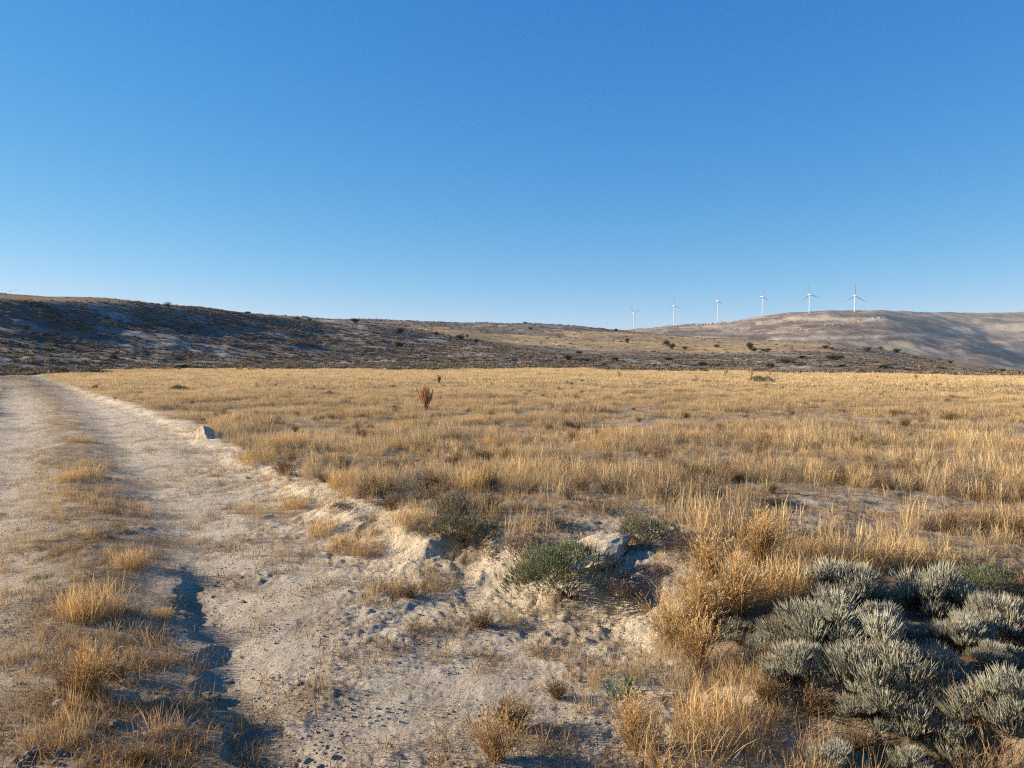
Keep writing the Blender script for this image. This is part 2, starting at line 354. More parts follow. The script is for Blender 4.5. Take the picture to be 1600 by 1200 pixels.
def ground_mat():
    m, t, b = nodes('ground_soil')
    at_ = N(t, 'ShaderNodeAttribute', attribute_name='tone'); geo = N(t, 'ShaderNodeNewGeometry')
    rg = N(t, 'ShaderNodeAttribute', attribute_name='grit')      # 1 = bare chalky soil close by, 0 = scrub and far slopes
    def nz(scale, det=6.0, rough=.6):
        n = N(t, 'ShaderNodeTexNoise', i_Scale=scale, i_Detail=det, i_Roughness=rough); t.links.new(geo.outputs['Position'], n.inputs[0]); return n.outputs[0]
    fine = nz(38, 8, .7); mid = nz(5, 6, .65); far = nz(.12, 8, .72); farb = nz(.02, 8, .7)
    v1 = ramp(t, fine, [(.30, .58), (.45, .95), (.60, 1.0)])
    v2 = ramp(t, mid, [(.33, .80), (.56, 1.0)])
    vf = ramp(t, far, [(.34, .45), (.52, .85), (.7, 1.0)]); vg = ramp(t, farb, [(.3, .75), (.6, 1.0)])
    near = mixc(t, 1.0, v1, v2, 'MULTIPLY'); dist = mixc(t, 1.0, vf, vg, 'MULTIPLY')
    k = mixc(t, rg.outputs['Fac'], dist, near)
    c = mixc(t, 1.0, at_.outputs['Color'], k, 'MULTIPLY')
    # straw and root litter lying in the soil
    vo = N(t, 'ShaderNodeTexVoronoi', i_Scale=26.0); wv = N(t, 'ShaderNodeVectorMath', operation='MULTIPLY', i_1=(1, .45, 1)); t.links.new(geo.outputs['Position'], wv.inputs[0]); t.links.new(wv.outputs[0], vo.inputs[0])
    t.links.new(c, b.inputs['Base Color'])
    # relief
    b1 = N(t, 'ShaderNodeBump', i_Strength=1.0, i_Distance=.034); t.links.new(nz(60, 8, .7), b1.inputs['Height'])
    vo2 = N(t, 'ShaderNodeTexVoronoi', i_Scale=45.0); t.links.new(geo.outputs['Position'], vo2.inputs[0])
    b2 = N(t, 'ShaderNodeBump', i_Strength=.6, i_Distance=.010, invert=True); t.links.new(vo2.outputs['Distance'], b2.inputs['Height']); t.links.new(b1.outputs[0], b2.inputs['Normal'])
    b3 = N(t, 'ShaderNodeBump', i_Distance=2.2); t.links.new(nz(.18, 8, .75), b3.inputs['Height']); t.links.new(b2.outputs[0], b3.inputs['Normal'])
    rl_ = N(t, 'ShaderNodeAttribute', attribute_name='relief'); t.links.new(rl_.outputs['Fac'], b3.inputs['Strength'])
    t.links.new(b3.outputs[0], b.inputs['Normal']); b.inputs['Roughness'].default_value = 1.0; b.inputs['Specular IOR Level'].default_value = 0.05
    return m
M_GROUND = ground_mat()

# ------------------------------------------------------------------ ground sheet
def poly_mask(px, py, pts, soft=2.0):
    inside = np.zeros(px.shape, bool); n = len(pts); dist = np.full(px.shape, 1e9)
    for i in range(n):
        (x1, y1), (x2, y2) = pts[i], pts[(i + 1) % n]
        if y1 != y2:
            c = ((y1 > py) != (y2 > py)) & (px < (x2 - x1) * (py - y1) / (y2 - y1) + x1); inside ^= c
        dx, dy = x2 - x1, y2 - y1; t = np.clip(((px - x1) * dx + (py - y1) * dy) / (dx * dx + dy * dy + 1e-9), 0, 1)
        dist = np.minimum(dist, np.hypot(px - x1 - t * dx, (py - y1 - t * dy)))
    s = np.where(inside, dist, -dist)
    return np.clip(s / soft + .5, 0, 1)
GOLD_POLYS = [
    [(640, 512), (700, 514), (765, 520), (860, 526), (1000, 533), (1150, 538), (1300, 543), (1300, 550), (1100, 551), (950, 549), (800, 537), (720, 529)],
    [(850, 516), (960, 518), (1031, 524), (1162, 530), (1294, 536), (1340, 543), (1200, 541), (1050, 536), (900, 527)],
    [(560, 509), (700, 512), (700, 515), (560, 512)],
]
def field_edge(x, y):
    """positive inside the grass field, negative on the scrub slopes; metres"""
    th = np.arctan2(x, y); px = 800 + F * np.tan(np.clip(th, -1.2, 1.2))
    d = np.hypot(x, y) * np.cos(np.clip(np.abs(th), 0, 1.2))
    return np.interp(px, [-600, 0, 100, 300, 800, 1200, 1600], [70, 78, 95, 118, 126, 118, 105]) + fbm(x, y, 16, 4, 101) * 26 - d
def surface_kind(x, y, z):
    """colour of the bare surface and its grit"""
    r = np.hypot(x, y); px, py = project(x, y, z)
    one = np.ones_like(x)
    def C(c): return np.stack([one * c[0], one * c[1], one * c[2]], -1)
    def mix(a, b_, w_): return a * (1 - w_[..., None]) + b_ * w_[..., None]
    b = pdist(x, y, BANK); v = pdist(x, y, VERGE); st = pdist(x, y, STRIP)
    fe = field_edge(x, y)
    n1 = fbm(x, y, 2.2, 4, 111); n2 = fbm(x, y, .5, 3, 121)
    chalk = mix(C((.57, .495, .38)), C((.72, .61, .43)), sstep(-.5, .5, b + n1))           # greyer on the wheel tracks, creamier on the bank
    chalk = mix(chalk, C((.47, .405, .31)), .5 * sstep(.05, .4, n1))
    litter = np.clip(.95 * np.exp(-(st / .55) ** 2) * sstep(-.45, .15, n2 + .08) + .55 * sstep(.16, .4, fbm(x, y, .8, 4, 131)), 0, 1)
    col = mix(chalk, C((.27, .205, .135)), litter * .8)
    soil = mix(C((.42, .345, .245)), C((.31, .245, .17)), sstep(-.2, .3, n1))
    pale = sstep(.05, .3, fbm(x, y, 1.6, 4, 141)) * sstep(12, 6, r)
    soil = mix(soil, C((.52, .45, .34)), pale * .8)
    fw = np.maximum(sstep(.55, 1.1, b + fbm(x, y, .8, 3, 41) * .4), sstep(.2, -.5, v))
    col = mix(col, soil, fw)
    col = mix(col, C((.50, .37, .20)), sstep(25, 70, r) * fw)
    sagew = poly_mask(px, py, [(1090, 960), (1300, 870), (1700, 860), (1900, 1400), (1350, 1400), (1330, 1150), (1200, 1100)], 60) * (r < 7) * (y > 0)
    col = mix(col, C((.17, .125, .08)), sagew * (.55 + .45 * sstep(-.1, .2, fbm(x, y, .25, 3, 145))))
    # scrub slopes
    d_ = deff(x, y)
    sw = sstep(3, -3, fe)
    bare = sstep(.16, .42, fbm(x, y * 1.0, 22, 5, 151, .6))
    scrub = mix(C((.25, .22, .185)), C((.46, .435, .395)), np.clip(bare * .9 + .5 * sstep(-.05, .2, fbm(x * .35, y, 9, 4, 155)) * (d_ < 320), 0, 1))
    scrub = mix(scrub, C((.30, .22, .14)), sstep(.12, .35, fbm(x, y, 35, 4, 161)) * .5)
    col = mix(col, scrub, sw)
    # hilltop grass of the left hill and mown strips on the slope behind
    skyl = np.interp(px, [0, 200, 250, 400, 500], [458, 470, 474, 490, 498])
    de = deff(x, y); top = (de > 236) * (de < 420) * (px < 560) * sstep(-6, 6, de + 5 * n1 - np.interp(px, [0, 200, 300, 420], [260, 270, 287, 400]))
    col = mix(col, C((.42, .30, .17)), np.clip(top, 0, 1) * .9)
    g = np.zeros_like(x)
    wob = fbm(x, y, 60, 3, 171) * 4
    mid = (de > 290) & (de < 760)
    for P in GOLD_POLYS: g = np.maximum(g, poly_mask(px, py + wob, P, 3.0))
    g = g * (.60 + .40 * sstep(-.22, .02, fbm(x * .35, y, 26, 4, 175, .6)))
    col = mix(col, C((.60, .43, .22)), g * mid * sw)
    # far uplands
    f = sstep(800, 1500, r)
    up = mix(C((.33, .24, .165)), C((.17, .13, .10)), sstep(-.15, .25, fbm(x, y, 260, 5, 181, .6)))
    tz = z + 6 * fbm(x, y, 300, 3, 185); tr_ = np.abs(((tz / 17.0) % 1) - .5)          # contour terraces
    up = mix(up, C((.52, .41, .27)), sstep(.34, .46, tr_) * sstep(-.15, .1, fbm(x, y, 400, 3, 187)) * .8)
    up = mix(up, C((.16, .13, .10)), sstep(.14, .30, fbm(x, y, 38, 3, 189, .6)) * .65)
    up = mix(up, C((.47, .37, .25)), sstep(.10, .16, noise(x / 330 + 5, y / 150, 191)) * .75)
    up = mix(up, C((.45, .42, .37)), sstep(.28, .45, fbm(x, y, 70, 4, 195, .6)) * .7)
    for P, c in (([(1388, 534), (1420, 531), (1440, 549), (1431, 553), (1380, 547)], (.62, .50, .29)),
                 ([(1484, 511), (1521, 510), (1517, 519), (1480, 518)], (.66, .53, .36)), ([(1538, 508), (1605, 505), (1640, 517), (1542, 519)], (.66, .53, .36)),
                 ([(1228, 495), (1300, 493), (1336, 496), (1334, 501), (1240, 502)], (.60, .48, .33)), ([(1135, 515), (1175, 513), (1160, 519), (1120, 521)], (.58, .46, .30)),
                 ([(1180, 503), (1225, 499), (1222, 504), (1182, 508)], (.56, .45, .30)), ([(1390, 493), (1460, 491), (1500, 495), (1430, 499)], (.56, .45, .32)),
                 ([(1200, 528), (1337, 525), (1478, 518), (1590, 515), (1590, 519), (1478, 522), (1337, 530), (1200, 532)], (.56, .46, .35)),
                 ([(1040, 519), (1160, 524), (1240, 520), (1240, 523), (1160, 528), (1040, 522)], (.20, .16, .12)), ([(1250, 508), (1400, 512), (1440, 517), (1400, 516), (1250, 512)], (.21, .165, .125)),
                 ([(1352, 497), (1382, 495), (1382, 500), (1352, 501)], (.66, .62, .55)), ([(1430, 549), (1600, 543), (1600, 547), (1430, 553)], (.52, .42, .30)),
                 ([(1470, 538), (1600, 529), (1600, 533), (1470, 542)], (.52, .42, .30)), ([(1060, 511), (1130, 508), (1130, 511), (1060, 514)], (.52, .41, .29))):
        up = mix(up, C(c), poly_mask(px, py, P, 1.6) * .9)
    col = mix(col, up, f)
    grit = sstep(60, 25, r)
    return col, grit

def radii():
    out = [0.0]; r = 0.5
    while r < 7000:
        out.append(r)
        r *= 1.03 if r < 1.6 else 1.009 if r < 2.9 else 1.0042 if r < 11 else 1.007 if r < 60 else 1.012 if r < 120 else 1.0085 if r < 700 else 1.02 if r < 1600 else 1.0085 if r < 4600 else 1.03
    return np.array(out[1:])
a_in = np.arange(-37, 37.001, .145); a_l = np.concatenate([np.arange(-180, -70, 5.0), np.arange(-70, -37.4, 1.0)])
ang = np.radians(np.concatenate([a_l, a_in, -a_l[::-1][:-1]]))     # closes on itself at the back
R = radii(); nA, nR = len(ang), len(R)
AA, RR = np.meshgrid(ang, R)
X = (RR * np.sin(AA)).ravel(); Y = (RR * np.cos(AA)).ravel()
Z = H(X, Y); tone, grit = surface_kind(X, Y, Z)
idx = np.arange(nR * nA).reshape(nR, nA)
a = idx[:-1, :]; b_ = idx[1:, :]; an = np.roll(idx[:-1, :], -1, 1); bn = np.roll(idx[1:, :], -1, 1)
quads = np.stack([a, an, bn, b_], -1).reshape(-1, 4)[:, ::-1]
V = np.stack([X, Y, Z], -1); V = np.vstack([V, [[0, 0, Z[:nA].mean()]]])
c0 = nR * nA; tri = np.stack([np.full(nA, c0), np.roll(idx[0], -1), idx[0]], -1)
gm = mesh_np('ground', V, quads, tri, M_GROUND, smooth=True)
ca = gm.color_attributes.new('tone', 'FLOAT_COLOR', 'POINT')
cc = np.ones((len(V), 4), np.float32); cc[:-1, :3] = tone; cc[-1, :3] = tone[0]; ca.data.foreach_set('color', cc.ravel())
fr = gm.attributes.new('relief', 'FLOAT', 'POINT'); _r = np.hypot(X, Y); fr.data.foreach_set('value', np.append((1 - grit) * (1 - .72 * sstep(700, 1300, _r)), 0).astype(np.float32))
fa = gm.attributes.new('grit', 'FLOAT', 'POINT'); fa.data.foreach_set('value', np.append(grit, 1).astype(np.float32))
ground = link('ground', gm); tag(ground, kind='structure')
print('ground tris', len(quads) * 2, 'z range', Z.min(), Z.max())

# ------------------------------------------------------------------ haze
HAZE = 0.00004
me = bpy.data.meshes.new('haze'); s_, z0, z1 = 7400, float(Z.min()) - 2, max(405.0, float(Z.max()) + 20)
vs = [(x, y, z) for z in (z0, z1) for x, y in ((-s_, -s_), (s_, -s_), (s_, s_), (-s_, s_))]
me.from_pydata(vs, [], [(3, 2, 1, 0), (4, 5, 6, 7), (0, 1, 5, 4), (1, 2, 6, 5), (2, 3, 7, 6), (3, 0, 4, 7)])
hm = bpy.data.materials.new('haze'); hm.use_nodes = True; t = hm.node_tree; t.nodes.remove(t.nodes['Principled BSDF'])
pv = N(t, 'ShaderNodeVolumePrincipled'); pv.inputs['Density'].default_value = HAZE; pv.inputs['Color'].default_value = (.80, .88, 1, 1); pv.inputs['Anisotropy'].default_value = 0.0
t.links.new(pv.outputs[0], t.nodes['Material Output'].inputs['Volume']); me.materials.append(hm)
tag(link('haze', me), 'thin pale blue haze over the far slopes', 'haze', kind='stuff')

# ------------------------------------------------------------------ scattering by geometry nodes (only for what nobody could count)
def source(name, meshes):
    c = bpy.data.collections.new(name)
    for k, me in enumerate(meshes):
        o = bpy.data.objects.new('%s_source_%02d' % (name, k), me); c.objects.link(o)
    return c
def scatter(name, pts, rot, scl, idx_, tint, coll, label, cat):
    me = bpy.data.meshes.new(name); me.vertices.add(len(pts)); me.vertices.foreach_set('co', np.asarray(pts, np.float32).ravel())
    for nm, ty, arr, key in (('rot', 'FLOAT_VECTOR', rot, 'vector'), ('scl', 'FLOAT_VECTOR', scl, 'vector'), ('pick', 'INT', idx_, 'value'), ('tint', 'FLOAT_COLOR', tint, 'color')):
        a_ = me.attributes.new(nm, ty, 'POINT')
        a_.data.foreach_set(key, np.ascontiguousarray(arr, np.int32 if ty == 'INT' else np.float32).ravel())
    o = link(name, me); tag(o, label, cat, kind='stuff')
    g = bpy.data.node_groups.new(name, 'GeometryNodeTree')
    g.interface.new_socket('Geometry', in_out='INPUT', socket_type='NodeSocketGeometry'); g.interface.new_socket('Geometry', in_out='OUTPUT', socket_type='NodeSocketGeometry')
    i = g.nodes.new('NodeGroupInput'); out = g.nodes.new('NodeGroupOutput'); ip = g.nodes.new('GeometryNodeInstanceOnPoints')
    ci = g.nodes.new('GeometryNodeCollectionInfo'); ci.inputs[0].default_value = coll; ci.inputs[1].default_value = True; ci.inputs[2].default_value = True
    def at_(nm, ty):
        n = g.nodes.new('GeometryNodeInputNamedAttribute'); n.data_type = ty; n.inputs[0].default_value = nm
        return [s for s in n.outputs if s.enabled and s.name == 'Attribute'][0]
    L = g.links.new
    L(i.outputs[0], ip.inputs['Points']); L(ci.outputs[0], ip.inputs['Instance']); ip.inputs['Pick Instance'].default_value = True
    L(at_('pick', 'INT'), ip.inputs['Instance Index']); L(at_('rot', 'FLOAT_VECTOR'), ip.inputs['Rotation']); L(at_('scl', 'FLOAT_VECTOR'), ip.inputs['Scale'])
    L(ip.outputs[0], out.inputs[0])
    o.modifiers.new('scatter', 'NODES').node_group = g
    print(name, len(pts), 'instances'); return o
def sector(n, d0, d1, half=40.0, power=1.0):
    """random points in the sector in front, even per area (power=1) or favouring the near part"""
    th = np.radians(rng.uniform(-half, half, n)); u = rng.uniform(0, 1, n)
    if power == 1.0: r = np.sqrt(d0 ** 2 + u * (d1 ** 2 - d0 ** 2))
    else: r = d0 * (d1 / d0) ** u
    return r * np.sin(th), r * np.cos(th)
def tuft_mesh(name, n, rad, h0, h1, wd, lean=.35, droop=.25, seg=3, head=1.3, mat=None):
    mb = MB()
    for _ in range(n):
        a_ = random.uniform(0, 6.283); q = rad * math.sqrt(random.random()); L = random.uniform(h0, h1)
        la = random.uniform(0, 6.283); ln = abs(random.gauss(0, lean))
        mb.blade((q * math.cos(a_), q * math.sin(a_), -.01), (ln * math.cos(la), ln * math.sin(la), 1), L, wd * random.uniform(.6, 1.3), droop * random.uniform(0, 1.6), seg, head=head)
    return mb.build(name, mat or M_GRASS)

STRAW = np.array((1.26, 1.15, .95)); GOLDT = np.array((1.10, .90, .62)); GREYT = np.array((.80, .74, .66)); PALE = np.array((1.38, 1.28, 1.06)); RUSTT = np.array((.78, .56, .38))
def tints(x, y, jitter=.12):
    n1 = fbm(x, y, 3.0, 3, 201); n2 = fbm(x, y, 1.1, 3, 211); n3 = fbm(x, y, 18, 3, 221); r = np.hypot(x, y)
    c = np.tile(STRAW, (len(x), 1)) * .86
    def m(c, tgt, w_): return c * (1 - w_[:, None]) + tgt[None, :] * w_[:, None]
    c = m(c, GREYT, np.clip(sstep(-.25, .3, n1) * .75 + .15, 0, 1) * sstep(60, 22, r))
    c = m(c, GOLDT, sstep(.05, .3, n2) * .8 * sstep(60, 10, r))
    c = m(c, np.array((.70, .63, .56)), sstep(.12, .3, fbm(x, y * 1.0, 5.5, 3, 215)) * .6)
    c = m(c, PALE * 1.08, sstep(28, 70, r) * .75)
    c = m(c, GREYT, sstep(.15, .4, n3) * .3)
    ru = rng.uniform(0, 1, len(x)); c = m(c, RUSTT, (ru > .93) * .8)
    c = c * (1 + rng.uniform(-jitter, jitter, len(x)))[:, None]
    return np.concatenate([c, np.ones((len(x), 1))], 1)
def grass_h(x, y): return np.clip(.60 + .85 * fbm(x, y, 2.6, 3, 501) + .35 * fbm(x, y, .7, 2, 505), .35, 1.15)
def keepout(x, y):
    m = np.ones(len(x), bool)
    for kx, ky, kr in KEEP: m &= (((x - kx) / kr) ** 2 + ((y - ky + .12) / (kr * .9)) ** 2) > 1
    return m
KEEP = []
for _p in ((885, 925, 185), (835, 868, 120), (720, 838, 170), (1005, 845, 140), (1095, 862, 120), (1170, 847, 90), (938, 872, 130), (1025, 895, 100), (322, 684, 46), (1545, 925, 190), (1406, 734, 44), (1440, 742, 60)):
    _x, _y, _z = at(_p[0], _p[1]); KEEP.append((_x, _y, _p[2] / F * _y * .5))
def lay(name, x, y, keep, s0, s1, nvar, coll, label, cat, tintf=tints, tilt=.12, flat_=None, sink=0.0):
    x = x[keep]; y = y[keep]; n = len(x); z = H(x, y) - sink
    s = rng.uniform(s0, s1, n); s = s * (grass_h(x, y) if name == 'dry_grass' else 1); sz = s * rng.uniform(.8, 1.25, n) * (flat_ if flat_ is not None else 1)
    rot = np.stack([rng.normal(0, tilt, n), rng.normal(0, tilt, n), rng.uniform(0, 6.283, n)], -1)
    return scatter(name, np.stack([x, y, z], -1), rot, np.stack([s, s, sz], -1), rng.integers(0, nvar, n), tintf(x, y), coll, label, cat)
g_near = source('grass_near', [tuft_mesh('grass_near', 46, .09, .10, .32, .0026, .28, .25) for _ in range(3)] + [tuft_mesh('grass_near', 44, .13, .06, .26, .0026, .6, .7) for _ in range(2)] + [tuft_mesh('grass_near', 16, .06, .2, .38, .0024, .18, .2, head=2.6)])
g_mid = source('grass_mid', [tuft_mesh('grass_mid', 60, .25, .12, .30, .0048, .3, .3, 2) for _ in range(3)])
g_far = source('grass_far', [tuft_mesh('grass_far', 60, .6, .10, .24, .012, .4, .3, 2) for _ in range(3)])
g_low = source('grass_low', [tuft_mesh('grass_low', 22, .08, .02, .09, .0024, 1.0, .6, 2) for _ in range(3)])
def in_field(x, y):
    b = pdist(x, y, BANK); v = pdist(x, y, VERGE); s = b + fbm(x, y, .9, 3, 41) * .5
    return np.maximum(sstep(.45, 1.05, s), sstep(0, -.6, v)) * (field_edge(x, y) > -2)
def bare_spots(x, y):
    px, py = project(x, y, .3 + 0 * x)
    m = fbm(x, y, 1.5, 3, 231)
    spot = np.exp(-(((px - 1400) / 260) ** 2 + ((py - 800) / 45) ** 2)) + np.exp(-(((px - 1150) / 200) ** 2 + ((py - 765) / 30) ** 2)) * .8 + np.exp(-(((px - 950) / 190) ** 2 + ((py - 830) / 38) ** 2)) * .9
    return np.clip(spot * 1.05 + m * .8, 0, .97)
x, y = sector(30000, 4.2, 17, 42)
p = in_field(x, y) * (1 - bare_spots(x, y)) * (.70 + .9 * fbm(x, y, 1.0, 3, 241))
r = np.hypot(x, y); px, py = project(x, y, .3 + 0 * x)
p = p * (1 - .92 * ((px > 1130) & (py > 900)))
lay('dry_grass', x, y, (rng.uniform(0, 1, len(x)) < p * np.interp(r, [4, 9, 17], [.85, .9, .75])) & keepout(x, y), .75, 1.15, 6, g_near, 'dry straw-coloured grass of the near field above the track bank', 'grass')
x, y = sector(34000, 16, 42, 42)
lay('dry_grass', x, y, rng.uniform(0, 1, len(x)) < in_field(x, y) * (1 - .85 * sstep(.02, .26, fbm(x, y, 2.4, 4, 255) + .1 * (x > 0)) * sstep(34, 22, np.hypot(x, y))) * (.85 + .5 * fbm(x, y, 2.5, 3, 251)), .75, 1.15, 3, g_mid, 'dry straw-coloured grass across the middle of the field', 'grass')
x, y = sector(52000, 40, 132, 42)
lay('dry_grass', x, y, rng.uniform(0, 1, len(x)) < in_field(x, y) * (.85 + .4 * fbm(x, y, 8, 3, 261)), .7, 1.2, 3, g_far, 'pale gold dry grass along the far edge of the field', 'grass')
# short dead grass and litter on the track and the bank
x, y = sector(60000, 2.6, 45, 42, power=0)
b = pdist(x, y, BANK); st = pdist(x, y, STRIP); v = pdist(x, y, VERGE)
pl = .03 + .42 * (.35 + .65 * sstep(4, 8, np.hypot(x, y))) * sstep(.08, .30, fbm(x, y, .55, 4, 271)) + .5 * sstep(.05, .25, fbm(x, y, 1.6, 4, 275)) * sstep(6, 12, np.hypot(x, y)) + (.45 + .55 * sstep(5, 8, np.hypot(x, y))) * np.exp(-(st / .5) ** 2) * sstep(-.35, .1, fbm(x, y, .9, 3, 281)) + .35 * sstep(-.1, .8, b) * sstep(-.05, .3, fbm(x, y, .4, 3, 291)) + .35 * np.exp(-((b + .2) / .35) ** 2) * sstep(0, .25, fbm(x, y, .7, 3, 295))
def brown_t(x, y):
    c = tints(x, y, .25); c[:, :3] *= np.array((.74, .66, .58))[None]; return c
lay('dead_grass_litter', x, y, rng.uniform(0, 1, len(x)) < np.clip(pl, 0, 1), .5, 1.2, 3, g_low, 'short dead brown grass and straw litter on the dirt track and bank', 'grass', brown_t)

x, y = sector(40000, 3.0, 95, 42, power=0)
b = pdist(x, y, BANK); st = pdist(x, y, STRIP); v = pdist(x, y, VERGE); r = np.hypot(x, y)
gu = pdist(x, y, GULLY); ps = (.22 + .78 * sstep(5.5, 8, r)) * 1.3 * np.exp(-(st / (.42 + .006 * r)) ** 2) * sstep(-.32 , .12, fbm(x, y, 1.3, 3, 401) - .18 * (r < 9)) + .8 * np.exp(-((b + .05) / .5) ** 2) * sstep(-.05, .22, fbm(x, y, 1.0, 3, 411)) * sstep(4, 9, r) + .5 * np.exp(-((b - .3) / .5) ** 2) * sstep(.05, .3, fbm(x, y, .7, 3, 415)) + .2 * sstep(.25, .4, fbm(x, y, .9, 4, 421)) * (b < 0) * sstep(4, 7, r) + .8 * (b < 0) * sstep(40, 80, r) * .4
lay('short_dry_grass', x, y, (rng.uniform(0, 1, len(x)) < np.clip(ps, 0, .85)) & (b < .9) & (v > -.3) & ((np.abs(gu - .12) > .3) | (r > 7.5)), .22, .6, 5, g_near, 'short dry grass along the middle strip and the edges of the track', 'grass')
# loose gravel
def rock_mesh(name, seed, mat, sub=2, rough=.28, flat_=.65, cuts=9, size=(1, 1, 1), detail=0.0):
    import bmesh
    bm = bmesh.new(); bmesh.ops.create_icosphere(bm, subdivisions=sub, radius=1.0)
    rg = random.Random(seed); pl = []
    for _ in range(cuts):
        n = Vector((rg.gauss(0, 1), rg.gauss(0, 1), rg.gauss(0, 1))).normalized(); pl.append((n, rg.uniform(.55, .85)))
    for v in bm.verts:
        p = v.co.copy()
        for n, dd in pl:
            k = p.dot(n)
            if k > dd: p -= n * (k - dd)
        a_ = np.array([p.x * 1.7 + seed, ]); 
        nz = float(noise(np.array([p.x * 2.2 + seed * 3.1 + p.z]), np.array([p.y * 2.2 + p.z * 1.3]), seed)[0])
        nd = float(noise(np.array([p.x * 8 + seed + p.z * 5]), np.array([p.y * 8 + p.z * 6]), seed + 5)[0]) if detail else 0
        p *= 1 + rough * nz + detail * nd
        v.co = Vector((p.x * size[0], p.y * size[1], p.z * size[2] * flat_))
    me = bpy.data.meshes.new(name); bm.to_mesh(me); bm.free(); me.materials.append(mat); return me
g_grav = source('gravel', [rock_mesh('gravel', 10 + k, M_GRAVEL, 1, .3, .7, 7) for k in range(5)])
x, y = sector(90000, 2.4, 18, 42, power=0)
b = pdist(x, y, BANK); gu = pdist(x, y, GULLY)
pg = (.10 + .75 * sstep(.0, .3, fbm(x, y, .6, 3, 301)) + .6 * np.exp(-((gu - .2) / .15) ** 2)) * (1 - sstep(.8, 1.3, b))
keep = rng.uniform(0, 1, len(x)) < pg; x = x[keep]; y = y[keep]; n = len(x)
s = .0025 + .008 * rng.uniform(0, 1, n) ** 4; one = np.ones(n)
scatter('gravel', np.stack([x, y, H(x, y) + s * .05], -1), rng.uniform(0, 6.28, (n, 3)) * np.array((.1, .1, 1)), np.stack([s * rng.uniform(.7, 1.4, n), s, s], -1), rng.integers(0, 5, n), np.tile((1, 1, 1, 1), (n, 1)), g_grav, 'loose pale gravel and soil crumbs strewn over the dirt track', 'gravel')

x, y = sector(1300, 2.6, 9, 42, power=0)
b = pdist(x, y, BANK)
pg = (.06 + .9 * sstep(.05, .3, fbm(x, y, .45, 3, 305)) * (.35 + .65 * sstep(-.9, .1, b))) * (1 - sstep(1.0, 1.5, b))
keep = rng.uniform(0, 1, len(x)) < pg; x = x[keep]; y = y[keep]; n = len(x)
s = .005 + .011 * rng.uniform(0, 1, n) ** 3
scatter('soil_crumbs', np.stack([x, y, H(x, y)], -1), rng.uniform(0, 6.28, (n, 3)) * np.array((.15, .15, 1)), np.stack([s * rng.uniform(.7, 1.5, n), s, s * .75], -1), rng.integers(0, 5, n), np.tile((1, 1, 1, 1), (n, 1)), g_grav, 'coarse chalky crumbs and small stones at the foot of the bank', 'gravel')
# scrub of the slopes
def scrub_mesh(k, h=.42, n=60):
    mb = MB()
    for _ in range(n):
        a_ = random.uniform(0, 6.283); e = random.random(); q = .5 * math.sqrt(e) * random.uniform(.6, 1.1)
        mb.blade((q * math.cos(a_), q * math.sin(a_), .0), (math.cos(a_) * q * 1.6, math.sin(a_) * q * 1.6, 1), h * (1 - .45 * e) * random.uniform(.6, 1.15), .10, .1, 2)
    return mb.build('scrub', M_SCRUB)
g_scr = source('hill_scrub', [scrub_mesh(k) for k in range(4)])
def scrub_t(x, y):
    n1 = fbm(x, y, 12, 3, 311); c = np.array((1, 1, 1.0))[None] * (.85 + .35 * rng.uniform(-1, 1, len(x)))[:, None]
    c = c * (1 - sstep(0, .3, n1)[:, None] * .6) + np.array((1.45, 1.25, 1.0))[None] * (sstep(0, .3, n1) * .6)[:, None]
    u = rng.uniform(0, 1, len(x)); c[u > .86] *= np.array((1.6, 1.35, 1.05)); c[u < .22] *= np.array((.50, .56, .50))
    return np.concatenate([c, np.ones((len(x), 1))], 1)
def hill_top(x, y):
    px = 800 + F * np.tan(np.clip(np.arctan2(x, y), -1.2, 1.2))
    return (px < 560) & (deff(x, y) > np.interp(px, [0, 200, 300, 420], [262, 270, 287, 400]))
def slope_w(x, y):
    z = H(x, y, False); px, py = project(x, y, z); g = np.zeros_like(x); wob = fbm(x, y, 60, 3, 171) * 4
    for P in GOLD_POLYS: g = np.maximum(g, poly_mask(px, py + wob, P, 3.0))
    g = g * (.75 + .25 * sstep(-.22, .02, fbm(x * .35, y, 26, 4, 175, .6))) * (deff(x, y) > 290); bare = sstep(.16, .42, fbm(x, y, 22, 5, 151, .6))
    return (field_edge(x, y) < 1) * (1 - .93 * g) * (1 - .45 * bare)
x, y = sector(105000, 60, 320, 41)
w_ = slope_w(x, y) * np.where(hill_top(x, y), .06, 1); r = np.hypot(x, y)
lay('hill_scrub', x, y, rng.uniform(0, 1, len(x)) < w_ * np.clip(.38 + .95 * fbm(x * .5, y, 8, 4, 331), .05, .9) * np.where(x > .1 * y, .7, 1), .45, 1.35, 4, g_scr, 'low dark scrub covering the near slope beyond the field', 'scrub', scrub_t, flat_=1.0, sink=.05)
x, y = sector(34000, 320, 760, 40)
w_ = slope_w(x, y); top = hill_top(x, y)
lay('hill_scrub', x, y, rng.uniform(0, 1, len(x)) < w_ * np.where(top, .12, .55) * np.clip(.6 + fbm(x, y, 30, 3, 321) * 1.6, .05, 1), .8, 2.2, 4, g_scr, 'dark scrub dotting the slope behind the left hill', 'scrub', scrub_t, flat_=.9, sink=.05)

x, y = sector(52000, 1500, 4300, 40)
k_ = np.arctan2(x, y) > .10; x = x[k_]; y = y[k_]
d4 = sstep(.0, .28, fbm(x, y, 240, 4, 341, .6)); d5 = (np.abs(((H(x, y, False) / 17.0) % 1) - .5) > .40)
lay('far_thickets', x, y, rng.uniform(0, 1, len(x)) < (.10 + .55 * d4) * np.where(d5, .5, 1), 3.5, 8.0, 4, g_scr, 'dark thickets dotting the far hills below the wind turbines', 'scrub', scrub_t, flat_=.7, sink=.2)
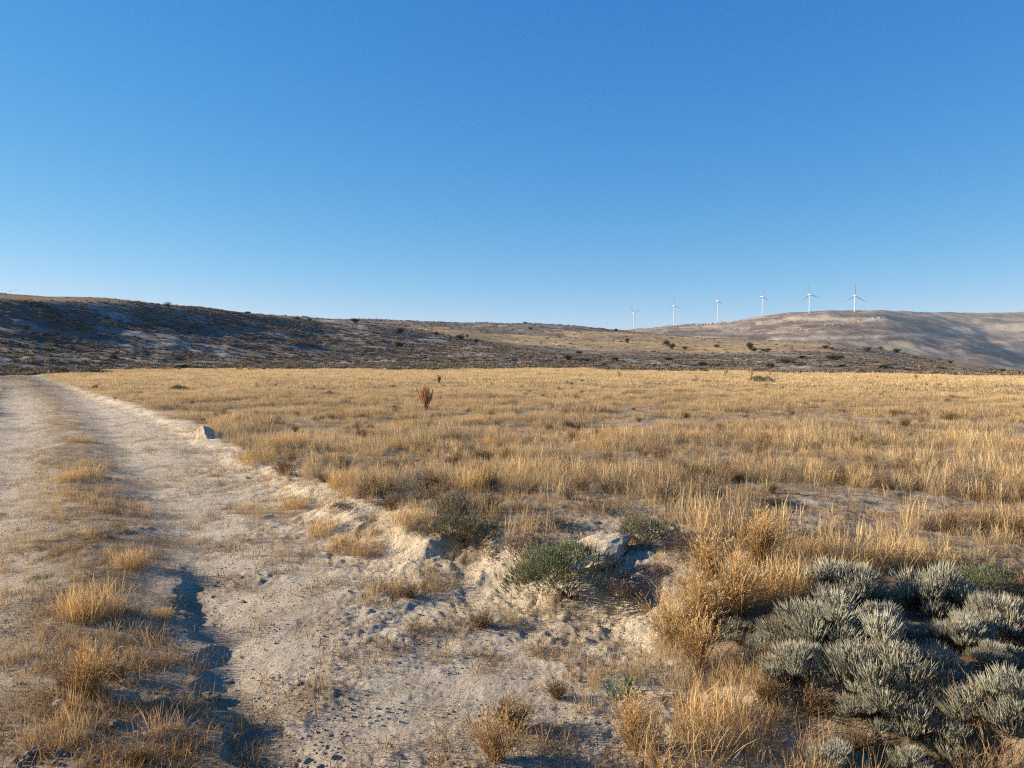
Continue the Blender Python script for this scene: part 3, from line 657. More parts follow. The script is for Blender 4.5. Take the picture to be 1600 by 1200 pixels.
# ------------------------------------------------------------------ rocks and stones
def put_rock(name, px, py, wpx, mat, seed, label, cat, size=(1, .75, .75), rz=0.0, sub=4, lift=.25, group=None, flat_=.7):
    x, y, z = at(px, py); wd = wpx / F * y / 2
    me = rock_mesh(name, seed, mat, sub, .25, flat_, 10, size, detail=.05 if sub > 3 else 0)
    if cat == 'boulder':
        vw = Vector((-x, -y, CAM_Z - z)).normalized(); best = (-1, 0)
        for k in range(16):
            from_ = __import__('mathutils').Euler((0, -.22, k * math.pi / 8)).to_matrix()
            sc_ = sum(p.area * max(0, (from_ @ p.normal).dot(vw)) * max(0, (from_ @ p.normal).dot(sd)) for p in me.polygons)
            if abs(math.cos(k * math.pi / 8)) > .6 and sc_ > best[0]: best = (sc_, k * math.pi / 8)
        rz = best[1]
    o = link(name, me, None, (x, y, z + wd * size[2] * flat_ * lift), (0, -.22 if cat == 'boulder' else 0, rz), (wd, wd, wd)); tag(o, label, cat, group); return o
put_rock('boulder', 938, 866, 120, M_ROCK, 4, 'large cream limestone boulder behind the green shrub on the bank', 'boulder', (1.15, .9, .38), -.25, 4, .36)
put_rock('boulder', 324, 684, 46, M_ROCK, 23, 'pale boulder at the edge of the grass beside the far part of the track', 'boulder', (1.25, .9, .75), .5, 4, .42)
put_rock('boulder', 1408, 724, 30, M_ROCK, 12, 'smaller left one of two pale rocks half hidden in the field grass', 'boulder', (1, .7, .9), 0, 3, .8)
put_rock('boulder', 1442, 732, 36, M_ROCK, 15, 'larger right one of two pale rocks half hidden in the field grass', 'boulder', (1, .7, .8), .4, 3, .8)
put_rock('boulder', 1170, 872, 34, M_ROCK, 17, 'pale rock behind the orange grass right of the dark shrubs', 'boulder', (1, .7, .7), .2, 3, .4)
STONES = [  # px, py, width, material, label
 (325, 1093, 40, M_STONE, 'flat brown stone on the left lip of the washed gully'),
 (357, 1066, 14, M_GRAVEL, 'small upright white stone at the head of the gully shadow'),
 (380, 941, 13, M_STONE, 'small rust-brown stone alone right of the wheel track'),
 (196, 1067, 24, M_GRAVEL, 'pale stone right of the bushy weed on the middle strip'),
 (95, 1103, 30, M_GRAVEL, 'flat grey stone left of the lower weed on the middle strip'),
 (168, 977, 20, M_GRAVEL, 'round stone just below the big golden tuft'),
 (182, 1134, 26, M_STONE, 'brownish flat stone above the two pale stones at the lower left'),
 (150, 1190, 18, M_ROCK, 'left one of two pale stones at the bottom edge'),
 (190, 1192, 24, M_ROCK, 'right one of two pale stones at the bottom edge'),
 (335, 915, 12, M_GRAVEL, 'small pale stone in the right wheel track below the dark dip'),
 (332, 934, 10, M_ROCK, 'tiny white stone lowest in the right wheel track rubble'),
 (468, 1070, 14, M_STONE, 'dark clod on the eroded slope right of the gully'),
 (490, 1092, 12, M_STONE, 'dark clod just above the white bedrock slab'),
 (640, 985, 12, M_GRAVEL, 'small pale stone below the rusty low tufts at the bank foot'),
 (752, 1023, 10, M_ROCK, 'small cream stone beside the twiggy stub on the slope'),
 (940, 1040, 12, M_ROCK, 'small cream stone left of the green grass tuft'),
 (905, 1065, 10, M_ROCK, 'tiny cream stone between the brown tuft and green tuft'),
 (480, 1190, 18, M_CLOD, 'left grey stone of the rubble at the bottom centre'),
 (500, 1198, 16, M_CLOD, 'middle grey stone of the rubble at the bottom centre'),
 (522, 1186, 20, M_CLOD, 'right grey stone of the rubble at the bottom centre'),
 (460, 1196, 12, M_CLOD, 'smallest grey stone leftmost in the rubble at the bottom centre')]
for k, (px, py, wd, mt, lb) in enumerate(STONES):
    put_rock('stone', px, py, wd, mt, 30 + k, lb, 'stone', (1, .8, .8), k * .7, 2, .2, 'loose stones on the dirt track')
# heap of grey clods at the lower left
x, y, z = at(62, 1188); e = empty('clod_heap', (x, y, z)); tag(e, 'low heap of grey dried mud clods at the lower left corner', 'clods')
cm = [rock_mesh('clod', 60 + k, M_CLOD, 2, .4, .7, 8) for k in range(4)]
for k in range(22):
    a_ = random.uniform(0, 6.28); q = math.sqrt(random.random()); cx, cy = .11 * q * math.cos(a_), .07 * q * math.sin(a_); s = random.uniform(.009, .02)
    link('clod', cm[k % 4], e, (cx, cy, Hs(x + cx, y + cy) - z + s * .4 + .015 * (1 - q)), (random.random(), random.random(), random.random() * 6), (s, s, s))
x, y, z = at(478, 1142); me = rock_mesh('bedrock_slab', 77, M_ROCK, 5, .3, .3, 8, (1.0, .45, .28), .05)
tag(link('bedrock_slab', me, None, (x, y, z - .012), (0, .12, -.95), (.20, .20, .20)), 'smooth white bedrock slab showing through the eroded soil near the bottom', 'rock')

# ------------------------------------------------------------------ plants close by
def sage_parts(seed, nclus=26, ntw=92, rad=.22, h=.26, tl=.056, tr=.0015):
    random.seed(seed); fo = MB(); wo = MB()
    for c in range(nclus):
        a_ = c * 2.4 + random.uniform(-.4, .4); e = math.sqrt((c + .3) / nclus); q = rad * e * random.uniform(.65, 1.05)
        cx, cy = q * math.cos(a_), q * math.sin(a_); cz = h * (1 - .55 * e * e) * random.uniform(.55, 1.08) - tl * .9
        wo.twig((cx * .1, cy * .1, -.02), (cx * .9, cy * .9, max(cz, .03) + .02), math.hypot(q * .9, max(cz, .03) + .02), .006, 4, ((0, 1.2), (.5, .8), (1, .5)))
        for _ in range(ntw):
            b1 = random.uniform(0, 6.283); o = math.sqrt(random.random()); sp = o * .9
            d = np.array((math.cos(b1) * sp * .8 + cx / rad * .5 + random.gauss(0, .16), math.sin(b1) * sp * .8 + cy / rad * .5 + random.gauss(0, .16), 1.0)); L = tl * random.uniform(.45, 1.35)
            p0 = np.array((cx + math.cos(b1) * o * .045, cy + math.sin(b1) * o * .045, cz - o * .02))
            fo.twig(p0, d, L, tr * random.uniform(.75, 1.25), 3, ((0, .6), (.35, 1.2), (.7, 1.1), (1, .3)), .15)
            if random.random() < .5:
                dd = d / np.linalg.norm(d)
                fo.twig(p0 + dd * L * .45, d + np.array((random.gauss(0, .5), random.gauss(0, .5), 0)), L * .45, tr * .8, 3, ((0, .6), (.5, 1.1), (1, .3)), .2)
        # thin bare stems of old growth round the foot
        for _ in range(12):
            b1 = random.uniform(0, 6.283); wo.twig((cx * .8, cy * .8, 0), (math.cos(b1), math.sin(b1), .9), random.uniform(.06, .17), .0016, 3, ((0, 1), (1, .4)))
    return fo.build('foliage', M_SAGE), wo.build('stems', M_WOOD)
SAGES = [sage_parts(s) for s in (301, 302, 303, 304, 305)]
SAGE_SPOTS = [ # px, py of the foot, width px, height factor, label
 (1318, 948, 150, 1.0, 'silver sagebrush at the back of the clump, in front of the orange grass'),
 (1458, 950, 150, 1.05, 'silver sagebrush at the back right, left of the dark green shrub'),
 (1190, 1025, 105, .9, 'greyish sagebrush at the left end of the clump against brown stems'),
 (1290, 1002, 190, 1.0, 'wide silver sagebrush in the upper left part of the clump'),
 (1375, 990, 110, .8, 'low sagebrush between the wide upper left bush and the back right bush'),
 (1500, 1010, 130, 1.0, 'silver sagebrush right of the large middle bush, under the dry stalks'),
 (1562, 990, 150, 1.1, 'pale sagebrush at the right edge in the upper row'),
 (1246, 1058, 120, .9, 'sagebrush at the lower left of the clump above brown litter'),
 (1385, 1068, 215, 1.15, 'largest silver sagebrush in the middle of the clump'),
 (1470, 1070, 120, .9, 'sagebrush squeezed to the right of the largest one'),
 (1360, 1120, 130, .9, 'sagebrush directly below the largest one'),
 (1440, 1135, 150, 1.1, 'bushy silver sagebrush low in the clump with a full round top'),
 (1588, 1125, 185, 1.2, 'big pale sagebrush cut by the right edge'),
 (1500, 1178, 120, 1.0, 'low right sagebrush beside the dark gap'),
 (1425, 1204, 105, .8, 'small sagebrush at the bottom edge right of the bare soil'),
 (1295, 1205, 115, .8, 'lone small sagebrush at the bottom edge on pale bare soil'),
 (1560, 1040, 100, .7, 'short shaded sagebrush between the upper and lower bushes at the right edge'),
 (1150, 990, 70, .7, 'small grey sagebrush tangled in the orange grass at the far left of the clump')]
random.seed(11)
for k, (px, py, wd, hf, lb) in enumerate(SAGE_SPOTS):
    x, y, z = at(px, py); s = wd / F * y / .52; f_, w2 = SAGES[k % 5]
    r_ = empty('sagebrush', (x, y, z - .01), random.uniform(0, 6.28), (s * random.uniform(.9, 1.15), s * random.uniform(.85, 1.1), s * (.8 + .25 * hf) * random.uniform(.85, 1.15))); tag(r_, lb, 'shrub', 'silver sagebrush clump')
    link('foliage', f_, r_); link('stems', w2, r_)

def cushion(seed, mat, n=1500, rad=.25, h=.2, tl=.026, tr=.0014, spread=.8):
    """dense low dwarf shrub: many short leafy shoots over a lumpy dome"""
    random.seed(seed); fo = MB(); wo = MB()
    lob = [(random.uniform(-.62, .62) * rad, random.uniform(-.62, .62) * rad, random.uniform(.3, .5) * rad, random.uniform(.7, 1.05)) for _ in range(14)]
    for _ in range(n):
        lx, ly, lr, lh = random.choice(lob); a_ = random.uniform(0, 6.283); e = random.random(); q = lr * math.sqrt(e)
        px_, py_ = lx + q * math.cos(a_), ly + q * math.sin(a_); zc = h * lh * math.sqrt(max(0, 1 - .9 * e)) * (1 - .55 * (px_ ** 2 + py_ ** 2) / rad ** 2) - tl * .5 - random.random() * .02
        d = (math.cos(a_) * e * spread + px_ / rad * .4, math.sin(a_) * e * spread + py_ / rad * .4, 1 + random.uniform(-.4, .2))
        p0 = np.array((px_, py_, max(zc, 0))); L = tl * random.uniform(.6, 1.4)
        fo.twig(p0, d, L, tr, 3, ((0, .6), (.4, 1.2), (1, .2)))
        for _ in range(4):
            fo.leaf(p0 + np.array(d) / np.linalg.norm(d) * L * random.uniform(.2, 1.0) + np.array((random.gauss(0, .004), random.gauss(0, .004), 0)), .008)
    for _ in range(40):
        a_ = random.uniform(0, 6.283); wo.twig((0, 0, -.01), (math.cos(a_), math.sin(a_), random.uniform(.2, 1)), random.uniform(.3, .75) * rad, .002, 3, ((0, 1), (1, .4)))
    return fo.build('foliage', mat), wo.build('stems', M_WOOD)
CU = {'green': [cushion(401, M_THYME), cushion(402, M_THYME, 1300)], 'heath': [cushion(403, M_HEATH), cushion(404, M_HEATH, 1300)], 'olive': [cushion(405, M_OLIVE), cushion(406, M_OLIVE, 1300)]}
CUSH = [ # px, py foot, width px, height factor, sort, label
 (892, 928, 250, 1.0, 'green', 'rounded green dwarf shrub in front of the cream boulder on the bank'),
 (832, 868, 135, 1.0, 'heath', 'purplish brown cushion shrub left behind the green shrub by the boulder'),
 (965, 925, 130, .9, 'heath', 'shaded dark brown shrub hanging over the bank right of the green shrub'),
 (722, 840, 175, .8, 'olive', 'dark grey-green shrub on the lip of the bank, leftmost of the row'),
 (660, 832, 70, .6, 'heath', 'small brownish shrub left of the dark shrub on the bank lip'),
 (850, 826, 110, .8, 'heath', 'low purplish shrub in the grass above the purplish brown cushion'),
 (1005, 845, 150, .95, 'olive', 'dark olive shrub in the grass right behind the cream boulder'),
 (1098, 862, 135, .9, 'heath', 'grey-brown shrub right of the dark olive one, before the orange grass'),
 (1170, 845, 90, .8, 'olive', 'small shaded olive shrub at the right end of the row of dark shrubs'),
 (1025, 895, 90, .7, 'heath', 'low grey shrub right of the boulder on the shaded ground'),
 (1545, 925, 160, .9, 'green', 'dark green spreading shrub at the right edge behind the sagebrush'),
 (1375, 862, 60, .5, 'olive', 'small dark tuft shrub in the grass left of the bare patch'),
 (1215, 788, 70, .6, 'olive', 'dark patch shrub in the middle of the field above the bare soil'),
 (655, 780, 80, .7, 'heath', 'greyish shrub half buried in straw above the left bank'),
 (512, 748, 50, .6, 'olive', 'small dark shrub on the crumbling bank beside the track'),
 (540, 790, 60, .7, 'heath', 'brown tufted shrub on the bank edge where the soil is crumbling'),
 (705, 1200, 60, .4, 'heath', 'flat brown mat plant at the bottom edge centre'),
]
random.seed(12)
for k, (px, py, wd, hf, so_, lb) in enumerate(CUSH):
    x, y, z = at(px, py); s = wd / F * y / .56; f_, w2 = CU[so_][k % 2]
    r_ = empty('dwarf_shrub', (x, y, z - .015), random.uniform(0, 6.28), (s, s, s * hf)); tag(r_, lb, 'shrub', 'low dwarf shrubs along the bank')
    link('foliage', f_, r_); link('stems', w2, r_)
# tiny green ground plants
fm = cushion(410, M_FRESH, 700, .25, .10, .03)
for px, py, wd, lb in ((68, 903, 48, 'small flat dark green plant on the track left of the golden tuft'), (40, 1016, 40, 'faint green mat plant at the left edge of the track'), (355, 795, 26, 'small green plant on the right wheel track')):
    x, y, z = at(px, py); s = wd / F * y / .5; r_ = empty('mat_plant', (x, y, z - .01), random.uniform(0, 6), (s, s, s * .8)); tag(r_, lb, 'plant'); link('foliage', fm[0], r_); link('stems', fm[1], r_)
me = tuft_mesh('green_grass_tuft', 60, .09, .06, .17, .006, .7, .5, 3, 1, M_FRESH)
x, y, z = at(978, 1088); tag(link('green_grass_tuft', me, None, (x, y, z)), 'small fresh green grass tuft on the pale slope left of the orange stems', 'grass tuft')

# dry tufts and bushy weeds
def weed_mesh(seed, mat, n=34, h=.34, spread=.5, sub=5, r0=.0015, subd=.55):
    """branching dry stems"""
    random.seed(seed); mb = MB()
    for _ in range(n):
        a_ = random.uniform(0, 6.283); ln = random.uniform(0, spread); d = np.array((math.cos(a_) * ln, math.sin(a_) * ln, 1.0)); d /= np.linalg.norm(d); L = h * random.uniform(.6, 1.1)
        p0 = np.array((random.gauss(0, .025), random.gauss(0, .025), -.01)); mb.twig(p0, d, L, r0, 3, ((0, 1.2), (.5, .8), (1, .4)))
        for _ in range(sub):
            t_ = random.uniform(.25, 1); dd = d + np.array((random.gauss(0, subd), random.gauss(0, subd), random.gauss(.1, .3)))
            mb.twig(p0 + d * L * t_, dd, L * random.uniform(.15, .35), r0 * .6, 3, ((0, 1), (.8, .8), (1, 1.6)))
    return mb.build('weed', mat)
TU = {'gold': [tuft_mesh('gold_tuft', 420, .19, .10, .32, .0024, .3, .25, 3, 1.5, M_GOLD), tuft_mesh('gold_tuft', 420, .22, .08, .3, .0024, .5, .5, 3, 1.4, M_GOLD)],
      'rust': [weed_mesh(501, M_BROWN, 100, .2, 1.1, 9), weed_mesh(502, M_BROWN, 100, .18, 1.3, 9)],
      'gweed': [weed_mesh(503, M_GOLD, 90, .34, .7, 12), weed_mesh(504, M_GOLD, 90, .32, .9, 12)],
      'brown': [tuft_mesh('brown_tuft', 320, .18, .05, .22, .0024, .55, .5, 3, 1.3, M_BROWN), tuft_mesh('brown_tuft', 320, .2, .05, .24, .0024, .5, .6, 3, 1.3, M_BROWN)]}
TUFTS = [ # px, py foot, scale, height, sort, label
 (150, 962, 1.0, 1.0, 'gold', 'big golden grass tuft on the middle strip of the track'),
 (120, 955, .7, .9, 'gold', 'left side tuft leaning against the big golden grass tuft'),
 (205, 885, .8, .8, 'gold', 'golden tuft above and right of the big tuft on the middle strip'),
 (140, 1090, .9, .9, 'gweed', 'bushy golden brown weed on the lower middle strip of the track'),
 (110, 1075, .7, .5, 'rust', 'spreading brown weed left of the bushy golden brown one'),
 (185, 1060, .7, .5, 'rust', 'sprawling brown weed right of the bushy golden brown one'),
 (245, 1040, .6, .5, 'brown', 'low brown tuft between the strip and the gully'),
 (235, 1110, .6, .5, 'brown', 'dark tuft near the left lip of the gully'),
 (250, 965, .45, .45, 'gold', 'tiny golden tuft right of the big golden tuft'),
 (130, 745, 1.0, .8, 'gold', 'wide golden tuft on the middle strip casting a shadow across the wheel track'),
 (105, 752, .8, .6, 'gold', 'lower left neighbour of the wide golden tuft'),
 (125, 690, .9, .5, 'gold', 'small golden tuft farther up the middle strip'),
 (170, 800, .9, .5, 'brown', 'flat brown tuft on the middle strip below the wide golden tuft'),
 (105, 860, .8, .5, 'brown', 'flat brown tuft above the small dark green plant'),
 (285, 1165, .55, .6, 'brown', 'brown tuft at the bottom left of the gully'),
 (220, 1195, .6, .7, 'rust', 'dry brown weed at the bottom edge left of the gully'),
 (400, 1185, .5, .8, 'brown', 'sparse pale stalks standing in the gully mouth'),
 (545, 855, .9, .9, 'gold', 'golden tuft at the foot of the crumbling bank'),
 (505, 835, .8, .8, 'gold', 'golden tuft on the track side left of the crumbling bank'),
 (575, 862, .7, .8, 'gold', 'golden tuft close against the pale bank face'),
 (460, 795, .8, .7, 'gold', 'golden tuft on the track edge below the bare bank'),
 (480, 865, .6, .3, 'brown', 'flat brown mat tuft at the edge of the wheel track'),
 (675, 920, .95, .7, 'brown', 'rusty tuft on the slope under the bank, upper one'),
 (640, 935, .7, .6, 'rust', 'rusty weed left of the upper rusty tuft'),
 (715, 985, .9, .6, 'brown', 'rusty tuft on the slope under the bank, lower one'),
 (755, 980, .9, .5, 'rust', 'orange sprawling weed beside the lower rusty tuft'),
 (655, 985, .7, .45, 'brown', 'low tuft left of the lower rusty tuft'),
 (600, 925, .6, .4, 'brown', 'low tuft at the left end of the rusty group'),
 (770, 1028, .4, .35, 'brown', 'small twiggy stub on the bare slope'),
 (820, 905, .7, .7, 'gweed', 'orange dry weed at the left foot of the green shrub'),
 (800, 1140, 1.0, .8, 'rust', 'wide wiry brown weed at the bottom centre'),
 (850, 1165, .9, .8, 'brown', 'brown tuft right of the wiry weed at the bottom centre'),
 (870, 1090, .7, .6, 'rust', 'thin wiry weed above the brown tuft at the bottom centre'),
 (775, 1190, .8, .7, 'gweed', 'orange weed at the bottom edge centre'),
 (990, 1170, .8, .8, 'gweed', 'golden wiry weed at the bottom, left of the tall stems'),
 (1060, 1190, 1.0, 1.1, 'gold', 'golden tuft with tall stems at the bottom, left of the bare soil'),
 (1110, 1150, 1.0, 1.3, 'gold', 'tall golden stems before the brown bush'),
 (1050, 1000, 1.0, .9, 'gweed', 'orange bush at the left end of the orange thicket'),
 (1100, 985, 1.1, 1.0, 'gweed', 'orange bush second from the left in the orange thicket'),
 (1150, 960, 1.1, 1.1, 'gweed', 'bright orange bush in the middle of the orange thicket'),
 (1215, 935, 1.1, 1.0, 'gold', 'bright golden tuft behind the left sagebrush'),
 (1270, 920, 1.1, 1.0, 'gold', 'golden tuft behind the wide sagebrush'),
 (1090, 1040, .9, .9, 'gweed', 'lower orange bush at the edge of the pale bank'),
 (1150, 1060, 1.0, .9, 'rust', 'dark brown wiry bush between orange thicket and sagebrush'),
 (1200, 1090, .9, .7, 'rust', 'brown wiry bush under the left sagebrush'),
 (1270, 1110, .9, .6, 'rust', 'brown wiry litter bush left of the bushy low sagebrush'),
 (1340, 1170, .7, .6, 'rust', 'wiry brown weed between the small bottom sagebrushes'),
 (1110, 905, 1.0, .9, 'gweed', 'orange bush at the back left of the orange thicket'),
 (1190, 880, 1.1, .9, 'gweed', 'orange bush at the back of the orange thicket beside the pale rock'),
 (1340, 885, .9, .9, 'gold', 'big pale golden tuft in the field behind the back sagebrush'),
 (1400, 880, .9, .8, 'gold', 'arching golden tuft left of the dark green shrub at the right'),
 (1280, 862, .85, .8, 'gold', 'golden tuft at the upper left of the arching tuft'),
 (1470, 890, .8, .7, 'gold', 'golden tuft touching the dark green shrub at the right'),
 (1490, 1110, .8, 1.3, 'gold', 'slender dry stalks rising between the sagebrushes at the right'),
 (1540, 1110, .9, 1.3, 'brown', 'brown stalks in the dark gap between the sagebrushes'),
 (1540, 1185, .9, 1.0, 'brown', 'brown grass in the dark lower right corner'),
 (1590, 1195, .9, 1.0, 'brown', 'brown grass at the very lower right corner'),
 (400, 722, 1.2, 1.0, 'gold', 'golden tuft in the field edge above the far bank'),
 (440, 705, 1.3, 1.0, 'gold', 'tall golden tuft right of the pale boulder by the track'),
 (570, 770, 1.2, 1.0, 'gold', 'yellow tuft on top of the crumbling bank'),
 (535, 760, 1.0, 1.0, 'gold', 'yellow tuft at the bank top, left of the taller one'),
 (780, 760, 1.3, 1.0, 'gold', 'yellow gold tuft in the field above the dark shrub row'),
 (740, 768, 1.2, .9, 'gold', 'yellow gold tuft left of the one above the dark shrub row'),
 (640, 815, .9, .8, 'gold', 'golden tuft above the lip of the bank face')]
random.seed(13)
for k, (px, py, s, hf, so_, lb) in enumerate(TUFTS):
    x, y, z = at(px, py); me = TU[so_][k % 2]; nm = 'dry_weed' if so_ in ('rust', 'gweed') else 'grass_tuft'
    s2 = s * min(1.25, .8 + .02 * y)
    tag(link(nm, me, None, (x, y, z), (0, 0, random.uniform(0, 6.28)), (s2, s2, s2 * (.4 + .6 * hf))), lb, 'weed' if nm == 'dry_weed' else 'grass tuft', 'dry weeds near the track' if nm == 'dry_weed' else 'dry tufts near the track')

g_weed = source('field_weed', [TU['rust'][0], TU['rust'][1], TU['brown'][1], weed_mesh(520, M_GREY, 40, .26, .8, 8), weed_mesh(521, M_HEATH, 70, .16, 1.4, 8)])
x, y = sector(2600, 6.5, 60, 42, power=0)
lay('field_weeds', x, y, (rng.uniform(0, 1, len(x)) < in_field(x, y) * np.clip(.35 + 1.6 * fbm(x, y, 2.0, 3, 511), .05, 1)) & keepout(x, y), .5, 1.15, 5, g_weed, 'low brown and grey dried herbs growing among the field grass', 'weeds')
# upright weeds of the field
def candelabra(seed, mat, h=1.0, n=52, spread=.5):
    random.seed(seed); mb = MB()
    for _ in range(n):
        a_ = random.uniform(0, 6.283); ln = random.uniform(.05, spread); d = np.array((math.cos(a_) * ln, math.sin(a_) * ln, 1.0)); L = h * random.uniform(.65, 1.0)
        p0 = np.array((random.gauss(0, .03), random.gauss(0, .03), 0)); mb.twig(p0, d, L, .009, 4, ((0, 1.0), (.3, .8), (.55, 1.6), (.8, 1.7), (1, .4)))
        dn = d / np.linalg.norm(d)
        for k in range(9):
            t_ = random.uniform(.35, .95); mb.twig(p0 + dn * L * t_, dn + np.array((random.gauss(0, .3), random.gauss(0, .3), .2)), L * .14, .006, 3)
    return mb.build('upright_weed', mat)
CA = [candelabra(601, M_RUST), candelabra(602, M_RUST, spread=.5), candelabra(603, M_BROWN, spread=.7, n=18), candelabra(604, M_BROWN, spread=.45, n=12)]
for k, (px, py, hpx, mk, lb) in enumerate((
 (665, 640, 36, 0, 'tall upright rust-red dry weed standing alone in the middle of the field'),
 (686, 600, 15, 1, 'small rusty weed beyond and right of the tall rust-red one'),
 (908, 588, 8, 1, 'tiny brown weed left of the one at the far field edge'),
 (843, 588, 9, 1, 'tiny brown weed at the far field edge above the middle of the field'),
 (968, 590, 13, 1, 'brown weed at the far field edge near the whitish scar'),
 (1088, 595, 12, 0, 'brown weed left of the dark twiggy weed at the far field edge'),
 (1133, 588, 14, 2, 'thin pale weed just left of the dark twiggy weed'),
 (1174, 592, 20, 2, 'dark twiggy weed, largest at the far field edge'),
 (1204, 588, 11, 0, 'brown weed just right of the dark twiggy weed'),
 (1371, 592, 8, 0, 'left one of three little weeds at the far right field edge'),
 (1431, 593, 11, 0, 'middle one of three little weeds at the far right field edge'),
 (1463, 593, 8, 0, 'right one of three little weeds at the far right field edge'))):
    x, y, z = at(px, py); s = hpx / F * y * 1.15; wf = .75 if k else .9
    tag(link('upright_weed', (CA[mk] if k < 2 else CA[2 + k % 2]), None, (x, y, z - .05), (0, 0, k), (s * wf, s * wf, s)), lb, 'weed', 'upright weeds in the field')
for k, (px, py, w_, lb) in enumerate(((280, 610, 36, 'longer dark clump of thistle leaves in the far left field'), (305, 612, 18, 'small dark thistle clump right of the longer one'), (232, 630, 14, 'dark thistle clump by the track edge'), (1224, 632, 18, 'dark brown thistle clump in the right part of the field'),
                                   (592, 672, 26, 'dark brown plant in the grass below the tall rust-red weed'), (1190, 598, 46, 'low dark mound right of the dark twiggy weed'), (90, 582, 40, 'dark shrub where the track meets the slope'), (40, 584, 40, 'dark shrub left of where the track meets the slope'))):
    x, y, z = at(px, py); s = w_ / F * y / .55; f_, w2 = CU['olive' if k != 3 else 'heath'][k % 2]
    r_ = empty('thistle_clump' if k < 5 else 'low_bush', (x, y, z), k, (s, s, s * .8)); tag(r_, lb, 'plant' if k < 5 else 'bush'); link('foliage', f_, r_); link('stems', w2, r_)
def stalk(seed, h):
    random.seed(seed); mb = MB(); p = np.array((0, 0, 0.0)); d = np.array((.08, 0, 1.0))
    for k in range(7):
        L = h / 7; mb.twig(p, d, L * 1.05, .006 * (1.2 - k * .1), 4, ((0, 1), (1, .9))); p = p + d / np.linalg.norm(d) * L
        d = d + np.array((random.gauss(0, .12), random.gauss(0, .08), 0))
        if k > 1:
            for _ in range(2): mb.twig(p, d + np.array((random.gauss(0, .9), random.gauss(0, .9), 0)), h * random.uniform(.1, .28), .003, 3, ((0, 1), (.85, .8), (.9, 3.0), (1, 2.5)))
    return mb.build('dry_stalk', M_GREY)
SK = [stalk(s, 1.0) for s in (701, 702, 703)]
for k, (px, py, hpx, lb) in enumerate(((1330, 640, 55, 'tallest branched dry stalk in the right field, leaning left'), (1282, 636, 40, 'thin branched stalk left of the tallest one'), (1262, 632, 34, 'thin dry stalk left of the pair of stalks'), (1352, 635, 35, 'short dry stalk right of the tallest one'),
    (1395, 632, 36, 'thin dry stalk midway between the tallest stalk and the right edge'), (848, 650, 26, 'dry forked stalk right of the rust-red weed, with a round head'), (1000, 650, 40, 'thin grey stalk in the centre right of the field'), (950, 640, 40, 'thin grey stalk in the centre of the field'), (1410, 700, 45, 'pale branching stalk above the two field rocks'),
    (545, 672, 22, 'twiggy dry stalk in the field left of centre'), (1455, 690, 40, 'grey stalk right of the pale branching stalk'), (1530, 640, 30, 'dry stalk near the right edge of the field'))):
    x, y, z = at(px, py); s = hpx / F * y
    tag(link('dry_stalk', SK[k % 3], None, (x, y, z), (0, -.25 if k == 0 else random.uniform(-.15, .15), k * 1.1), (s, s, s)), lb, 'stalk', 'dry stalks in the field')

# ------------------------------------------------------------------ bushes and the small tree on the slopes
def bush_parts(seed, bare=False):
    random.seed(seed); fo = MB(); wo = MB()
    lob = [(random.uniform(-.32, .32), random.uniform(-.32, .32), random.uniform(.25, .62), random.uniform(.2, .32)) for _ in range(11)]
    for lx, ly, lz, lr in lob:
        wo.twig((0, 0, -.05), (lx, ly, lz), math.sqrt(lx * lx + ly * ly + lz * lz), .022, 4, ((0, 1.3), (.6, .7), (1, .4)))
        for _ in range(130 if not bare else 10):
            v = np.random.default_rng(random.randrange(1 << 30)).normal(size=3); v = v / np.linalg.norm(v) * lr * random.uniform(.55, 1.05)
            p = np.array((lx, ly, lz)) + v * np.array((1, 1, .8))
            if p[2] > 0: fo.leaf(p, random.uniform(.08, .15))
        if bare:
            for _ in range(7):
                wo.twig((lx * .7, ly * .7, lz * .7), (random.gauss(lx, .4), random.gauss(ly, .4), .5 + random.random()), random.uniform(.2, .45), .012, 3, ((0, 1), (1, .3)))
    return fo.build('crown', M_TREE), wo.build('trunk', M_WOOD)
BU = [bush_parts(s) for s in (801, 802, 803)]; BT = bush_parts(810, True)
x, y, z = at(262, 481); r_ = empty('small_tree', (x, y, z - .3), 0, (3.2, 3.2, 2.9)); tag(r_, 'nearly bare small tree alone on the crest of the left hill', 'tree'); link('crown', BT[0], r_); link('trunk', BT[1], r_)
